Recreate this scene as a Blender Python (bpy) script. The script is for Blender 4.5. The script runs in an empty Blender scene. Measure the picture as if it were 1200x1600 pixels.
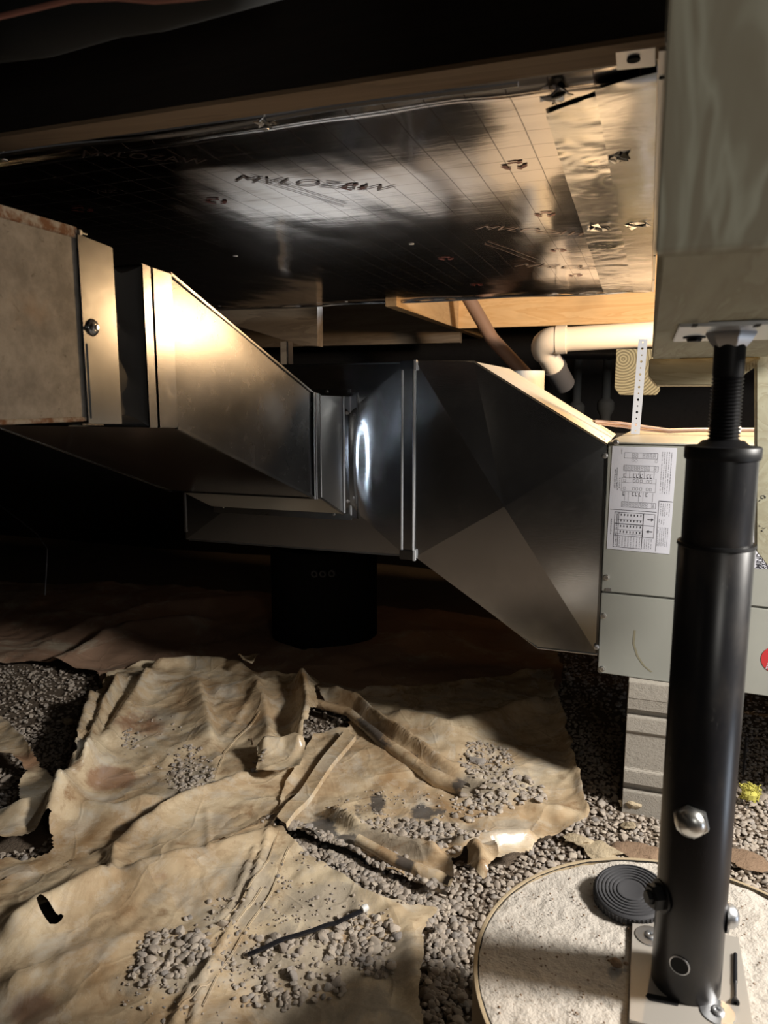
import bpy, bmesh, math, random
import numpy as np
from mathutils import Vector, Matrix
from math import sin, cos, tan, radians, pi, atan, sqrt

random.seed(7); RNG = np.random.default_rng(7)
C = bpy.context.scene.collection
SC = bpy.context.scene

# ------------------------------------------------------------------ camera
H = 0.92; YAW = radians(19.5); TH = atan(180 / 1155.0); F = 1155.0
cam = bpy.data.cameras.new('camera'); co = bpy.data.objects.new('camera', cam); C.objects.link(co)
cam.sensor_fit = 'VERTICAL'; cam.sensor_height = 36.0; cam.sensor_width = 27.0
cam.lens = F / 1600 * 36.0
cam.clip_start = 0.02
co.location = (0, 0, H); co.rotation_euler = (pi / 2 - TH, 0, YAW)
cam.dof.use_dof = True; cam.dof.focus_distance = 1.45; cam.dof.aperture_fstop = 8.0
SC.camera = co

# ------------------------------------------------------------------ world, lights, exposure
w = bpy.data.worlds.new('world'); SC.world = w; w.use_nodes = True
w.node_tree.nodes['Background'].inputs[0].default_value = (0.55, 0.65, 0.8, 1)
w.node_tree.nodes['Background'].inputs[1].default_value = 0.0015
SC.view_settings.view_transform = 'Standard'
SC.view_settings.look = 'None'
SC.view_settings.exposure = 0.12
SC.view_settings.gamma = 1.0
SC.view_settings.use_curve_mapping = False

def light(name, kind, loc, power, col, size=0.1, size_y=None, aim=None):
    l = bpy.data.lights.new(name, kind); l.energy = power; l.color = col
    if kind == 'AREA':
        l.size = size
        if size_y: l.shape = 'RECTANGLE'; l.size_y = size_y
    else:
        l.shadow_soft_size = size
    o = bpy.data.objects.new(name, l); C.objects.link(o); o.location = loc
    if aim is not None:
        o.rotation_euler = (Vector(aim) - Vector(loc)).to_track_quat('-Z', 'Y').to_euler()
    return o

# work light standing to the right of the jack post, the warm lamp behind the air handler,
# and the daylight of the access opening behind the camera, plus two added fills
light('work_light', 'POINT', (1.27, 0.97, 1.30), 215, (1.0, 0.95, 0.88), 0.15)
light('warm_lamp', 'POINT', (0.20, 2.165, 1.185), 27, (1.0, 0.64, 0.32), 0.03)
light('low_daylight', 'AREA', (1.35, 0.75, 0.24), 2.0, (0.72, 0.84, 1.0), 0.30, 0.30, aim=(0.0, 0.85, 0.45))
light('access_opening', 'AREA', (-0.50, -1.2, 0.66), 0.022, (0.72, 0.85, 1.0), 0.06, 0.42, aim=(-0.68, 1.62, 0.8)).data.spread = radians(10)
light('beam_face_fill', 'AREA', (0.42, -0.10, 1.02), 0.95, (1.0, 0.96, 0.88), 0.22, 0.22, aim=(0.12, 0.4, 1.05))  # added fill beside the camera, brightens the beam's cut face

sl = light('plenum_top_fill', 'SPOT', (-1.12, 2.76, 1.38), 60, (0.90, 0.95, 1.0), 0.04, aim=(-0.86, 1.88, 0.99))  # added unseen spot, brightens the plenum top mirrored in the foil
sl.data.spot_size = radians(60); sl.data.spot_blend = .5

# ------------------------------------------------------------------ measuring helpers (pixel of the 1200x1600 frame -> point on a real plane)
def ray(px, py):
    a = (px - 600) / F; b = (800 - py) / F
    f = cos(TH) + b * sin(TH); z = -sin(TH) + b * cos(TH)
    return (a * cos(YAW) - f * sin(YAW), a * sin(YAW) + f * cos(YAW), z)
def ox(px, py, X):
    r = ray(px, py); t = X / r[0]; return Vector((X, r[1] * t, H + r[2] * t))
def oy(px, py, Y):
    r = ray(px, py); t = Y / r[1]; return Vector((r[0] * t, Y, H + r[2] * t))
def oz(px, py, Z):
    r = ray(px, py); t = (Z - H) / r[2]; return Vector((r[0] * t, r[1] * t, Z))
def proj(x, y, z):
    z = z - H
    X = x * cos(YAW) + y * sin(YAW); Y = -x * sin(YAW) + y * cos(YAW)
    f = Y * cos(TH) - z * sin(TH); u = Y * sin(TH) + z * cos(TH)
    return 600 + F * X / f, 800 - F * u / f, f

# ------------------------------------------------------------------ noise
def _hash(ix, iy, s):
    h = (ix.astype(np.int64) * 374761393 + iy.astype(np.int64) * 668265263 + s * 1442695041) & 0xffffffff
    h = ((h ^ (h >> 13)) * 1274126177) & 0xffffffff
    h = (h ^ (h >> 16)) & 0xffffffff
    return h / 4294967295.0
def vnoise(x, y, s=0):
    ix = np.floor(x); iy = np.floor(y); fx = x - ix; fy = y - iy
    fx = fx * fx * (3 - 2 * fx); fy = fy * fy * (3 - 2 * fy)
    a = _hash(ix, iy, s); b = _hash(ix + 1, iy, s); c = _hash(ix, iy + 1, s); d = _hash(ix + 1, iy + 1, s)
    return (a * (1 - fx) + b * fx) * (1 - fy) + (c * (1 - fx) + d * fx) * fy
def fbm(x, y, s=0, o=4):
    t = 0; a = .5; n = 0
    for k in range(o):
        t = t + a * vnoise(x, y, s + k); n += a; a *= .5; x = x * 2.03 + 5.1; y = y * 2.03 + 1.7
    return t / n
def facet(x, y, s=0):           # linear interpolation on a triangular lattice: creased crumples
    k = (x + y) * 0.3660254; xs = x + k; ys = y + k
    ix = np.floor(xs); iy = np.floor(ys); fx = xs - ix; fy = ys - iy
    h00 = _hash(ix, iy, s); h11 = _hash(ix + 1, iy + 1, s); h10 = _hash(ix + 1, iy, s); h01 = _hash(ix, iy + 1, s)
    return np.where(fx > fy, h00 + (h10 - h00) * fx + (h11 - h10) * fy, h00 + (h01 - h00) * fy + (h11 - h01) * fx)

# ------------------------------------------------------------------ materials
MATS = {}
class NT:
    def __init__(s, name):
        s.m = bpy.data.materials.new(name); s.m.use_nodes = True; s.t = s.m.node_tree
        s.b = s.t.nodes['Principled BSDF']; MATS[name] = s.m
        s.tc = None
    def n(s, typ, **k):
        nd = s.t.nodes.new(typ)
        for a, v in k.items(): setattr(nd, a, v)
        return nd
    def l(s, a, b): s.t.links.new(a, b)
    def coords(s, scale=(1, 1, 1), rot=(0, 0, 0)):
        if s.tc is None: s.tc = s.n('ShaderNodeTexCoord')
        mp = s.n('ShaderNodeMapping'); mp.inputs['Scale'].default_value = scale; mp.inputs['Rotation'].default_value = rot
        s.l(s.tc.outputs['Object'], mp.inputs['Vector']); return mp.outputs['Vector']
    def noise(s, scale, detail=4, rough=.6, sc=(1, 1, 1), dist=0, rot=(0, 0, 0)):
        nd = s.n('ShaderNodeTexNoise'); nd.inputs['Scale'].default_value = scale; nd.inputs['Detail'].default_value = detail
        nd.inputs['Roughness'].default_value = rough; nd.inputs['Distortion'].default_value = dist
        s.l(s.coords(sc, rot), nd.inputs['Vector']); return nd.outputs['Fac']
    def ramp(s, fac, stops):
        r = s.n('ShaderNodeValToRGB'); el = r.color_ramp.elements
        while len(el) < len(stops): el.new(0.5)
        for e, (p, c) in zip(el, stops):
            e.position = p; e.color = (c, c, c, 1) if not isinstance(c, tuple) else (*c, 1)
        s.l(fac, r.inputs['Fac']); return r.outputs['Color']
    def mix(s, fac, a, b, mode='MIX'):
        m = s.n('ShaderNodeMix', data_type='RGBA', blend_type=mode)
        for i, v in ((0, fac), (6, a), (7, b)):
            if hasattr(v, 'is_linked'): s.l(v, m.inputs[i])
            elif i == 0: m.inputs[0].default_value = v
            else: m.inputs[i].default_value = (*v, 1)
        return m.outputs[2]
    def math(s, op, a, b=0.5, c=None):
        m = s.n('ShaderNodeMath', operation=op)
        for i, v in enumerate((a, b) if c is None else (a, b, c)):
            if hasattr(v, 'is_linked'): s.l(v, m.inputs[i])
            else: m.inputs[i].default_value = v
        return m.outputs[0]
    def bump(s, h, strength=.3, dist=.002):
        b = s.n('ShaderNodeBump'); b.inputs['Strength'].default_value = strength; b.inputs['Distance'].default_value = dist
        s.l(h, b.inputs['Height']); s.l(b.outputs['Normal'], s.b.inputs['Normal']); return b
    def set(s, **k):
        names = dict(col='Base Color', rough='Roughness', metal='Metallic', spec='Specular IOR Level', coat='Coat Weight', coatr='Coat Roughness', aniso='Anisotropic')
        for a, v in k.items():
            i = s.b.inputs[names[a]]
            if hasattr(v, 'is_linked'): s.l(v, i)
            else: i.default_value = (*v, 1) if isinstance(v, tuple) else v
        return s

def plain(name, col, rough=.5, metal=0.0, **k):
    return NT(name).set(col=col, rough=rough, metal=metal, **k).m

def mat_galv(name, col=(.50, .51, .52), r0=.20, r1=.32, grain=(1, 1, 12)):
    t = NT(name)
    n1 = t.noise(9, 4, .6); n2 = t.noise(60, 3, .6, grain); n3 = t.noise(26, 3, .7, dist=1.5)
    sm = t.ramp(n3, [(.52, 0.0), (.72, 1.0)])
    c = t.mix(n1, tuple(v * .86 for v in col), tuple(min(1, v * 1.12) for v in col))
    c = t.mix(t.math('MULTIPLY', sm, .12), c, tuple(min(1, v * 1.3) for v in col))
    rr = t.math('ADD', t.math('MULTIPLY_ADD', n1, r1 - r0, r0), t.math('MULTIPLY', sm, .025))
    t.set(col=c, rough=rr, metal=1.0)
    t.bump(n2, .05, .0006)
    return t.m
mat_galv('sheet_metal', (.36, .365, .37), .24, .34)
mat_galv('sheet_metal_bright', (.22, .22, .22), .17, .26)
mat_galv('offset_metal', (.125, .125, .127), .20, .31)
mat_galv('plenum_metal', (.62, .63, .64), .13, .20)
mat_galv('panel_metal_dull', (.24, .24, .24), .10, .16)
def mat_old():
    t = NT('weathered_galvanized')
    n1 = t.noise(22, 6, .7); n2 = t.noise(70, 4, .7, dist=.6); n3 = t.noise(7, 4, .6)
    c = t.mix(t.ramp(n1, [(.35, 0.0), (.65, 1.0)]), (.17, .158, .145), (.31, .295, .27))
    c = t.mix(t.ramp(n2, [(.62, 0.0), (.72, .8)]), c, (.09, .075, .06))
    c = t.mix(t.ramp(n3, [(.60, 0.0), (.74, .45)]), c, (.26, .17, .10))
    t.set(col=c, rough=.62, metal=.35); t.bump(n1, .12, .001)
mat_old()
def mat_rust():
    t = NT('rusty_edge'); n = t.noise(60, 5, .7)
    t.set(col=t.mix(t.ramp(n, [(.42, 0.0), (.6, 1.0)]), (.42, .38, .32), (.20, .09, .04)), rough=.75, metal=.2)
mat_rust()

def mat_foil():
    t = NT('printed_foil')
    v = t.coords(); sx = t.n('ShaderNodeSeparateXYZ'); t.l(v, sx.inputs[0])
    wv = t.noise(3, 2)
    def lines(o, per, wd):
        f = t.math('FRACT', t.math('DIVIDE', o, per)); d = t.math('ABSOLUTE', t.math('SUBTRACT', f, .5))
        return t.math('LESS_THAN', d, wd)
    xw = t.math('ADD', sx.outputs[0], t.math('MULTIPLY', wv, .006)); yw = t.math('ADD', sx.outputs[1], t.math('MULTIPLY', wv, .01))
    lx = lines(xw, .0425, .017); ly = lines(yw, .050, .014)
    fac = t.math('MAXIMUM', lx, t.math('MULTIPLY', ly, .6))
    n2 = t.noise(6, 4, .6); n3 = t.noise(90, 2, .5, (1, .12, 1))
    base = t.mix(n2, (.42, .39, .375), (.55, .52, .50))
    c = t.mix(t.math('MULTIPLY', fac, .8), base, (.05, .022, .016))
    t.set(col=c, metal=t.math('SUBTRACT', 1.0, t.math('MULTIPLY', fac, .6)), rough=t.math('MULTIPLY_ADD', n2, .08, .09))
    n4 = t.noise(34, 3, .6, (.25, 1, 1), dist=.4)
    t.bump(t.math('ADD', t.math('MULTIPLY', n3, .3), n4), .16, .0012)
mat_foil()
def mat_tape():
    t = NT('foil_tape'); n = t.noise(16, 4, .6, (.5, 1, 1), dist=.8); n2 = t.noise(70, 3, .7, (.3, 1, 1))
    t.set(col=(.56, .565, .57), metal=1.0, rough=t.math('MULTIPLY_ADD', n, .16, .14)); t.bump(t.math('ADD', n, t.math('MULTIPLY', n2, .3)), .3, .002)
mat_tape()
plain('foil_print', (.24, .185, .17), .35, .9)
plain('foil_print_red', (.20, .05, .04), .4, .5)

def mat_wood(name, a, b, axis=0, ring=14, dark=.5, rough=.75, knots=True, sc=1.0):
    t = NT(name)
    s = [9.0, 9.0, 9.0]; s[axis] = .8
    s = tuple(v * sc for v in s)
    n = t.noise(1.6, 5, .6, s, dist=.8); f = t.noise(9, 4, .6, s)
    wv = t.math('FRACT', t.math('MULTIPLY', n, ring))
    wv = t.ramp(wv, [(0.0, 0.15), (.55, .55), (.9, 1.0), (1.0, .15)])
    c = t.mix(wv, a, b)
    c = t.mix(t.math('MULTIPLY', f, .5), c, tuple(v * .6 for v in a))
    st = t.noise(3.1, 4, .6)
    c = t.mix(t.ramp(st, [(.55, 0.0), (.75, dark)]), c, tuple(v * .35 for v in a))
    t.set(col=c, rough=rough); t.bump(f, .2, .001)
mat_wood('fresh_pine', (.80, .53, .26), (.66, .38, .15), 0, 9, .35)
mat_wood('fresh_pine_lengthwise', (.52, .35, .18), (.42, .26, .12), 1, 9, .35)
mat_wood('shaded_joist_wood', (.014, .009, .006), (.008, .005, .004), 0, 9, .5, .85)  # near-black: shade on the joist face put into the colour
mat_wood('lit_joist_wood', (.30, .21, .13), (.20, .135, .08), 0, 7, .4)  # same joist wood in a lit tone, for the bottom edge
mat_wood('treated_wood', (.40, .385, .28), (.30, .27, .18), 1, 8, .2)
mat_wood('treated_wood_across', (.56, .50, .33), (.40, .33, .20), 0, 12, .15)
mat_wood('panel_wood', (.20, .15, .10), (.12, .085, .055), 0, 6, .6)
def mat_face():                # cut face of the near beam: long pale wavy grain running upright
    t = NT('plywood_face')
    n = t.noise(2.0, 3, .5, (16, 6, 3.2), dist=.9, rot=(0, radians(14), 0))
    wv = t.ramp(t.math('FRACT', t.math('MULTIPLY', n, 5.0)), [(0.0, 0.0), (.4, .15), (.75, 1.0), (1.0, 0.0)])
    c = t.mix(wv, (.31, .275, .20), (.47, .46, .36))
    c = t.mix(t.ramp(t.noise(4, 3), [(.5, 0.0), (.75, .35)]), c, (.26, .21, .14))
    t.set(col=c, rough=.8)
mat_face()
def mat_end():
    t = NT('end_grain')
    wv = t.n('ShaderNodeTexWave', wave_type='RINGS', rings_direction='Y'); wv.inputs['Scale'].default_value = 42; wv.inputs['Distortion'].default_value = 1.6
    wv.inputs['Detail'].default_value = 2; wv.inputs['Detail Scale'].default_value = 1.2
    mp = t.n('ShaderNodeMapping'); mp.inputs['Location'].default_value = (.02, 0, -.09)
    if t.tc is None: t.tc = t.n('ShaderNodeTexCoord')
    t.l(t.tc.outputs['Object'], mp.inputs['Vector']); t.l(mp.outputs['Vector'], wv.inputs['Vector'])
    t.set(col=t.mix(wv.outputs['Fac'], (.30, .25, .14), (.12, .095, .05)), rough=.85)
mat_end()

def mat_concrete(name, a, b, spots, bs=.6, scale=1.0, dist=.004):
    t = NT(name)
    n = t.noise(7 * scale, 5, .65); f = t.noise(110 * scale, 4, .75); m = t.noise(34 * scale, 4, .7)
    c = t.mix(n, a, b)
    c = t.mix(t.ramp(f, [(.58, 0.0), (.70, .7)]), c, spots)
    c = t.mix(t.ramp(m, [(.62, 0.0), (.78, .55)]), c, tuple(v * .7 for v in spots))
    t.set(col=c, rough=.9); t.bump(t.math('ADD', f, m), bs, dist)
mat_concrete('pier_concrete', (.40, .35, .29), (.66, .62, .565), (.26, .20, .145), 1.0, .8, .004)
mat_concrete('block_concrete', (.30, .27, .23), (.40, .37, .32), (.10, .09, .075), .6, 2.4, .002)
mat_concrete('soil', (.105, .075, .05), (.17, .13, .095), (.05, .035, .025), .9, .6, .006)
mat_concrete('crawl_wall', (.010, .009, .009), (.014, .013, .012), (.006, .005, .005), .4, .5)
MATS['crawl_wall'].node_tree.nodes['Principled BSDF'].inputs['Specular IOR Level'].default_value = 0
mat_concrete('tan_rock', (.42, .33, .21), (.55, .46, .32), (.20, .14, .08), .8, 1.2)
mat_concrete('brown_clod', (.20, .13, .08), (.30, .20, .13), (.10, .06, .035), .8, 1.0)
def mat_pebble(name='gravel'):
    t = NT(name)
    g = t.n('ShaderNodeNewGeometry'); oi = t.n('ShaderNodeObjectInfo')
    r = t.math('FRACT', t.math('ADD', g.outputs['Random Per Island'], oi.outputs['Random']))
    c = t.ramp(r, [(0.0, (.32, .27, .225)), (.25, (.47, .40, .33)), (.5, (.40, .36, .32)), (.7, (.56, .475, .385)), (.88, (.31, .29, .28)), (1.0, (.62, .53, .42))])
    n = t.noise(90, 4, .6)
    c = t.mix(t.math('MULTIPLY', n, .55), c, (.22, .18, .14))
    t.set(col=c, rough=.85); t.bump(n, .25, .002)
mat_pebble()
def mat_poly():
    t = NT('vapor_barrier_plastic')
    at = t.n('ShaderNodeAttribute', attribute_name='stain'); sp = t.n('ShaderNodeSeparateColor'); t.l(at.outputs['Color'], sp.inputs[0])
    n1 = t.noise(3.2, 6, .62, dist=.8); n2 = t.noise(11, 6, .7, dist=.5); n3 = t.noise(140, 4, .7); n4 = t.noise(38, 4, .65)
    c = t.mix(t.ramp(n1, [(.35, 0.0), (.65, 1.0)]), (.37, .235, .12), (.76, .64, .45))
    c = t.mix(t.ramp(n2, [(.50, 0.0), (.66, .75)]), c, (.62, .57, .48))
    c = t.mix(t.ramp(n2, [(.30, .85), (.42, 0.0)]), c, (.27, .155, .075))
    n5 = t.noise(3.6, 8, .72, dist=.9)
    c = t.mix(t.ramp(n5, [(.46, 0.0), (.495, .22), (.53, 0.0)]), c, (.24, .14, .07))
    c = t.mix(t.ramp(n5, [(.60, 0.0), (.68, .6)]), c, (.72, .66, .54))
    def mask(o, lo, hi, n=n4, k=.5):
        v = t.math('ADD', o, t.math('MULTIPLY', t.math('SUBTRACT', n, .5), k)); return t.ramp(v, [(lo, 0.0), (hi, 1.0)])
    dust = mask(sp.outputs[0], .35, .6, n2, 1.1)
    c = t.mix(t.math('MULTIPLY', dust, .85), c, t.mix(n3, (.34, .28, .205), (.52, .45, .35)))
    mould = mask(sp.outputs[1], .48, .72, t.math('ADD', t.math('MULTIPLY', n2, .6), t.math('MULTIPLY', n4, .4)), 2.4)
    c = t.mix(t.math('MULTIPLY', mould, .85), c, (.055, .055, .06))
    rust = mask(sp.outputs[2], .45, .8, n5, 2.6)
    c = t.mix(t.math('MULTIPLY', rust, .7), c, (.26, .12, .065))
    rr = t.math('MULTIPLY_ADD', dust, .50, t.math('MULTIPLY_ADD', n2, .22, .16))
    t.set(col=c, rough=rr, spec=.45)
    h = t.math('ADD', t.math('MULTIPLY', n3, t.math('MULTIPLY_ADD', dust, .6, .02)), t.math('MULTIPLY', n4, .7))
    vo = t.n('ShaderNodeTexVoronoi', feature='DISTANCE_TO_EDGE'); vo.inputs['Scale'].default_value = 11
    mv = t.n('ShaderNodeMix', data_type='VECTOR'); nv = t.n('ShaderNodeTexNoise'); nv.inputs['Scale'].default_value = 5; t.l(t.coords(), nv.inputs['Vector'])
    mv.inputs[0].default_value = .14; t.l(t.coords(), mv.inputs[4]); t.l(nv.outputs['Color'], mv.inputs[5]); t.l(mv.outputs[1], vo.inputs['Vector'])
    cr = t.ramp(vo.outputs['Distance'], [(0.0, 1.0), (.05, .25), (.2, 0.0)])
    h = t.math('ADD', t.math('ADD', h, t.math('MULTIPLY', cr, .7)), t.math('MULTIPLY', n5, 1.2)); t.bump(h, .4, .003)
mat_poly()
plain('black_steel', (.006, .006, .007), .45, spec=.25)
def mat_post():
    t = NT('black_enamel'); n = t.noise(14, 5, .6, (1, 1, .5)); s = t.noise(60, 5, .75, (1, 1, .35))
    c = t.mix(t.ramp(n, [(.5, 0.0), (.72, .5)]), (.010, .010, .012), (.055, .045, .036))
    c = t.mix(t.ramp(s, [(.66, 0.0), (.75, .5)]), c, (.16, .15, .14))
    t.set(col=c, rough=t.math('MULTIPLY_ADD', n, .22, .20), spec=.5)
mat_post()
plain('black_rubber', (.050, .050, .055), .7)
plain('black_plastic', (.015, .015, .018), .4)
plain('dark_canvas', (.030, .029, .028), .7)
plain('hole_dark', (.004, .004, .004), .9)
plain('chrome_steel', (.62, .62, .60), .32, 1.0)
plain('dusty_plate', (.40, .37, .33), .6, .35)
plain('zinc', (.55, .56, .58), .38, 1.0)
plain('zinc_strap', (.62, .66, .74), .45, .6)
plain('white_pvc', (.68, .60, .50), .35)
plain('white_plastic', (.72, .72, .70), .4)
plain('brown_pipe', (.26, .16, .11), .5)
plain('copper_line', (.55, .40, .34), .35, .4)
plain('pink_cable', (.30, .13, .10), .5)
plain('black_insulation', (.010, .011, .011), .85)
plain('paper', (.62, .63, .70), .6)
plain('print_ink', (.035, .035, .045), .7)
plain('red_sticker', (.50, .035, .04), .4)
plain('cardboard_form', (.42, .33, .21), .85)
plain('drip_stain', (.25, .23, .16), .5)
plain('cut_edge', (.55, .56, .58), .45, .45)
plain('lit_top_tone', (.74, .73, .70), .8)  # pale colour stands for light on the duct tops, mirrored in the foil
plain('yellow_fluff', (.50, .46, .10), .95)
def mat_paint(name, col):
    t = NT(name); n = t.noise(5, 5, .6, dist=.6); f = t.noise(200, 2)
    t.set(col=t.mix(t.ramp(n, [(.5, 0.0), (.78, .35)]), col, tuple(min(1, v * 1.35) for v in col)), rough=t.math('MULTIPLY_ADD', n, .15, .33), spec=.45); t.bump(f, .05, .0005)
mat_paint('grey_painted_steel', (.30, .305, .275))
def mat_cream():
    t = NT('transition_top_metal'); n = t.noise(12, 5, .6)
    t.set(col=t.mix(n, (.55, .52, .46), (.68, .65, .58)), rough=.45, metal=.45)
mat_cream()

# ------------------------------------------------------------------ mesh helpers
def new_obj(name, me, m=None, parent=None, smooth=False, sharp=None):
    o = bpy.data.objects.new(name, me); C.objects.link(o)
    if m and not me.materials: me.materials.append(MATS[m])
    if smooth:
        me.polygons.foreach_set('use_smooth', np.ones(len(me.polygons), bool))
        if sharp: me.set_sharp_from_angle(angle=radians(sharp))
    if parent: o.parent = parent
    return o
def off(parent):
    v = Vector((0, 0, 0)); p = parent
    while p: v += p.location; p = p.parent
    return v
class MB:
    def __init__(s): s.v = []; s.f = []
    def add(s, vs, fs):
        n = len(s.v); s.v += [tuple(v) for v in vs]; s.f += [[i + n for i in f] for f in fs]; return s
    def box(s, x0, x1, y0, y1, z0, z1):
        return s.hexa([(x0, y0, z0), (x1, y0, z0), (x1, y1, z0), (x0, y1, z0), (x0, y0, z1), (x1, y0, z1), (x1, y1, z1), (x0, y1, z1)])
    def hexa(s, p):
        return s.add(p, [(3, 2, 1, 0), (4, 5, 6, 7), (0, 1, 5, 4), (1, 2, 6, 5), (2, 3, 7, 6), (3, 0, 4, 7)])
    def prism(s, pts, d):      # closed outline swept along vector d
        n = len(pts); d = Vector(d); a = [Vector(p) for p in pts]
        nr = Vector((0, 0, 0))
        for i in range(n): nr += a[i].cross(a[(i + 1) % n])
        if nr.dot(d) > 0: a.reverse()
        vs = a + [p + d for p in a]
        return s.add(vs, [list(range(n)), list(range(2 * n - 1, n - 1, -1))] + [(i, i + n, (i + 1) % n + n, (i + 1) % n) for i in range(n)])
    def tube(s, path, r, seg=10, cap=True):
        path = [Vector(p) for p in path]; rings = []; base = len(s.v)
        rr = r if hasattr(r, '__len__') else [r] * len(path)
        up = Vector((0, 0, 1)); prev = None
        for i, p in enumerate(path):
            t = (path[min(i + 1, len(path) - 1)] - path[max(i - 1, 0)]).normalized()
            if prev is None:
                a = t.cross(up) if abs(t.z) < .95 else t.cross(Vector((1, 0, 0)))
            else: a = prev - t * prev.dot(t)
            a.normalize(); b = t.cross(a); prev = a
            for k in range(seg):
                q = 2 * pi * k / seg; s.v.append(tuple(p + (a * cos(q) + b * sin(q)) * rr[i]))
        for i in range(len(path) - 1):
            for k in range(seg):
                a0 = base + i * seg + k; a1 = base + i * seg + (k + 1) % seg
                s.f.append([a0, a1, a1 + seg, a0 + seg])
        if cap: s.f.append([base + k for k in range(seg)][::-1]); s.f.append([base + (len(path) - 1) * seg + k for k in range(seg)])
        return s
    def lathe(s, prof, c=(0, 0, 0), axis=(0, 0, 1), seg=32, closed=False):
        ax = Vector(axis).normalized(); a = ax.orthogonal().normalized(); b = ax.cross(a); c = Vector(c); base = len(s.v); n = len(prof)
        for r, z in prof:
            for k in range(seg):
                q = 2 * pi * k / seg; s.v.append(tuple(c + ax * z + (a * cos(q) + b * sin(q)) * r))
        for i in range(n if closed else n - 1):
            j = (i + 1) % n
            for k in range(seg):
                s.f.append([base + i * seg + k, base + i * seg + (k + 1) % seg, base + j * seg + (k + 1) % seg, base + j * seg + k])
        if not closed:
            if prof[0][0] > 1e-6: s.f.append([base + k for k in range(seg)][::-1])
            if prof[-1][0] > 1e-6: s.f.append([base + (n - 1) * seg + k for k in range(seg)])
        return s
    def build(s, name, m, parent=None, bevel=0, smooth=False, sharp=40):
        o3 = off(parent); me = bpy.data.meshes.new(name)
        me.from_pydata([(a - o3.x, b - o3.y, c - o3.z) for a, b, c in s.v], [], s.f)
        if bevel:
            bm = bmesh.new(); bm.from_mesh(me); bmesh.ops.remove_doubles(bm, verts=bm.verts, dist=1e-6)
            bmesh.ops.recalc_face_normals(bm, faces=bm.faces)
            ed = [e for e in bm.edges if len(e.link_faces) == 2 and e.calc_face_angle(0) > .5]
            bmesh.ops.bevel(bm, geom=ed, offset=bevel, segments=2, affect='EDGES', clamp_overlap=True); bm.to_mesh(me); bm.free()
        me.update()
        return new_obj(name, me, m, parent, smooth or bool(bevel), sharp)
def tag(o, label, cat, group=None):
    o['label'] = label; o['category'] = cat
    if group: o['group'] = group
    return o
def thing(name, label, cat, loc=(0, 0, 0), group=None):
    o = bpy.data.objects.new(name, None); C.objects.link(o); o.location = loc; o.empty_display_size = .05
    return tag(o, label, cat, group)
def struct(o): o['kind'] = 'structure'; return o
SCREW = None
def screw(parent, p, n, r=.0042, m='zinc', name='screw', label=None):
    """hex washer head sheet metal screw"""
    n = Vector(n).normalized(); p = Vector(p); b = MB()
    b.lathe([(r * 1.35, -.002), (r * 1.35, .0009), (r * 1.1, .0014)], p, n, 14)
    b.lathe([(r, .001), (r, .0042), (r * .82, .005), (0, .005)], p, n, 6)
    b.tube([p + n * .0045, p - n * .006], r * .45, 6)
    o = b.build(name, m, parent)
    if label: o['label'] = label
    return o
def text_mesh(txt, size, shear=0, bold=0.0):
    cu = bpy.data.curves.new('t', 'FONT'); cu.body = txt; cu.size = size; cu.shear = shear; cu.offset = bold; cu.align_x = 'LEFT'
    o = bpy.data.objects.new('t', cu); C.objects.link(o)
    dg = bpy.context.evaluated_depsgraph_get(); me = bpy.data.meshes.new_from_object(o.evaluated_get(dg))
    bpy.data.objects.remove(o); vs = [tuple(v.co) for v in me.vertices]; fs = [list(p.vertices) for p in me.polygons]
    bpy.data.meshes.remove(me); return vs, fs

# ================================================================== SETTING: ground, walls, subfloor, joists, beam
def gh(x, y):
    h = .016 + .030 * (fbm(x * 2.2 + 3, y * 2.2, 11, 3) - .5) + .010 * (fbm(x * 11, y * 11, 5, 3) - .5)
    return h
def ghs(x, y): return float(gh(np.array([x]), np.array([y]))[0])
def grid_mesh(name, x0, x1, y0, y1, st, hf):
    xs = np.arange(x0, x1 + st, st); ys = np.arange(y0, y1 + st, st); X, Y = np.meshgrid(xs, ys); Z = hf(X, Y)
    nx = len(xs); ny = len(ys); v = np.stack([X, Y, Z], -1).reshape(-1, 3)
    i = (np.arange(ny - 1)[:, None] * nx + np.arange(nx - 1)[None]).reshape(-1)
    f = np.stack([i, i + 1, i + nx + 1, i + nx], -1)
    return v, f
def np_mesh(name, v, f):
    me = bpy.data.meshes.new(name); k = f.shape[1]
    me.vertices.add(len(v)); me.vertices.foreach_set('co', np.ascontiguousarray(v, np.float32).ravel())
    me.loops.add(f.size); me.loops.foreach_set('vertex_index', np.ascontiguousarray(f, np.int32).ravel())
    me.polygons.add(len(f)); me.polygons.foreach_set('loop_start', np.arange(0, f.size, k, dtype=np.int32))
    me.update(calc_edges=True); me.validate(); return me
v, f = grid_mesh('floor', -4.5, 2.2, -1.6, 5.0, .03, gh)
o = struct(new_obj('floor', np_mesh('floor', v, f), 'soil', None, True)); o['label'] = 'brown bare soil of the crawl space under gravel and plastic'

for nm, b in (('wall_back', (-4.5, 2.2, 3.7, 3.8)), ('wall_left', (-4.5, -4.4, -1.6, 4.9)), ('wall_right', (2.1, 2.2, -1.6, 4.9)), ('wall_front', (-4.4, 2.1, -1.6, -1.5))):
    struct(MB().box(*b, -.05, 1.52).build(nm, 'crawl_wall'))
sub = MB().box(-4.5, 2.2, -1.6, 5.0, 1.475, 1.50).build('ceiling', 'shaded_joist_wood'); struct(sub)

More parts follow.
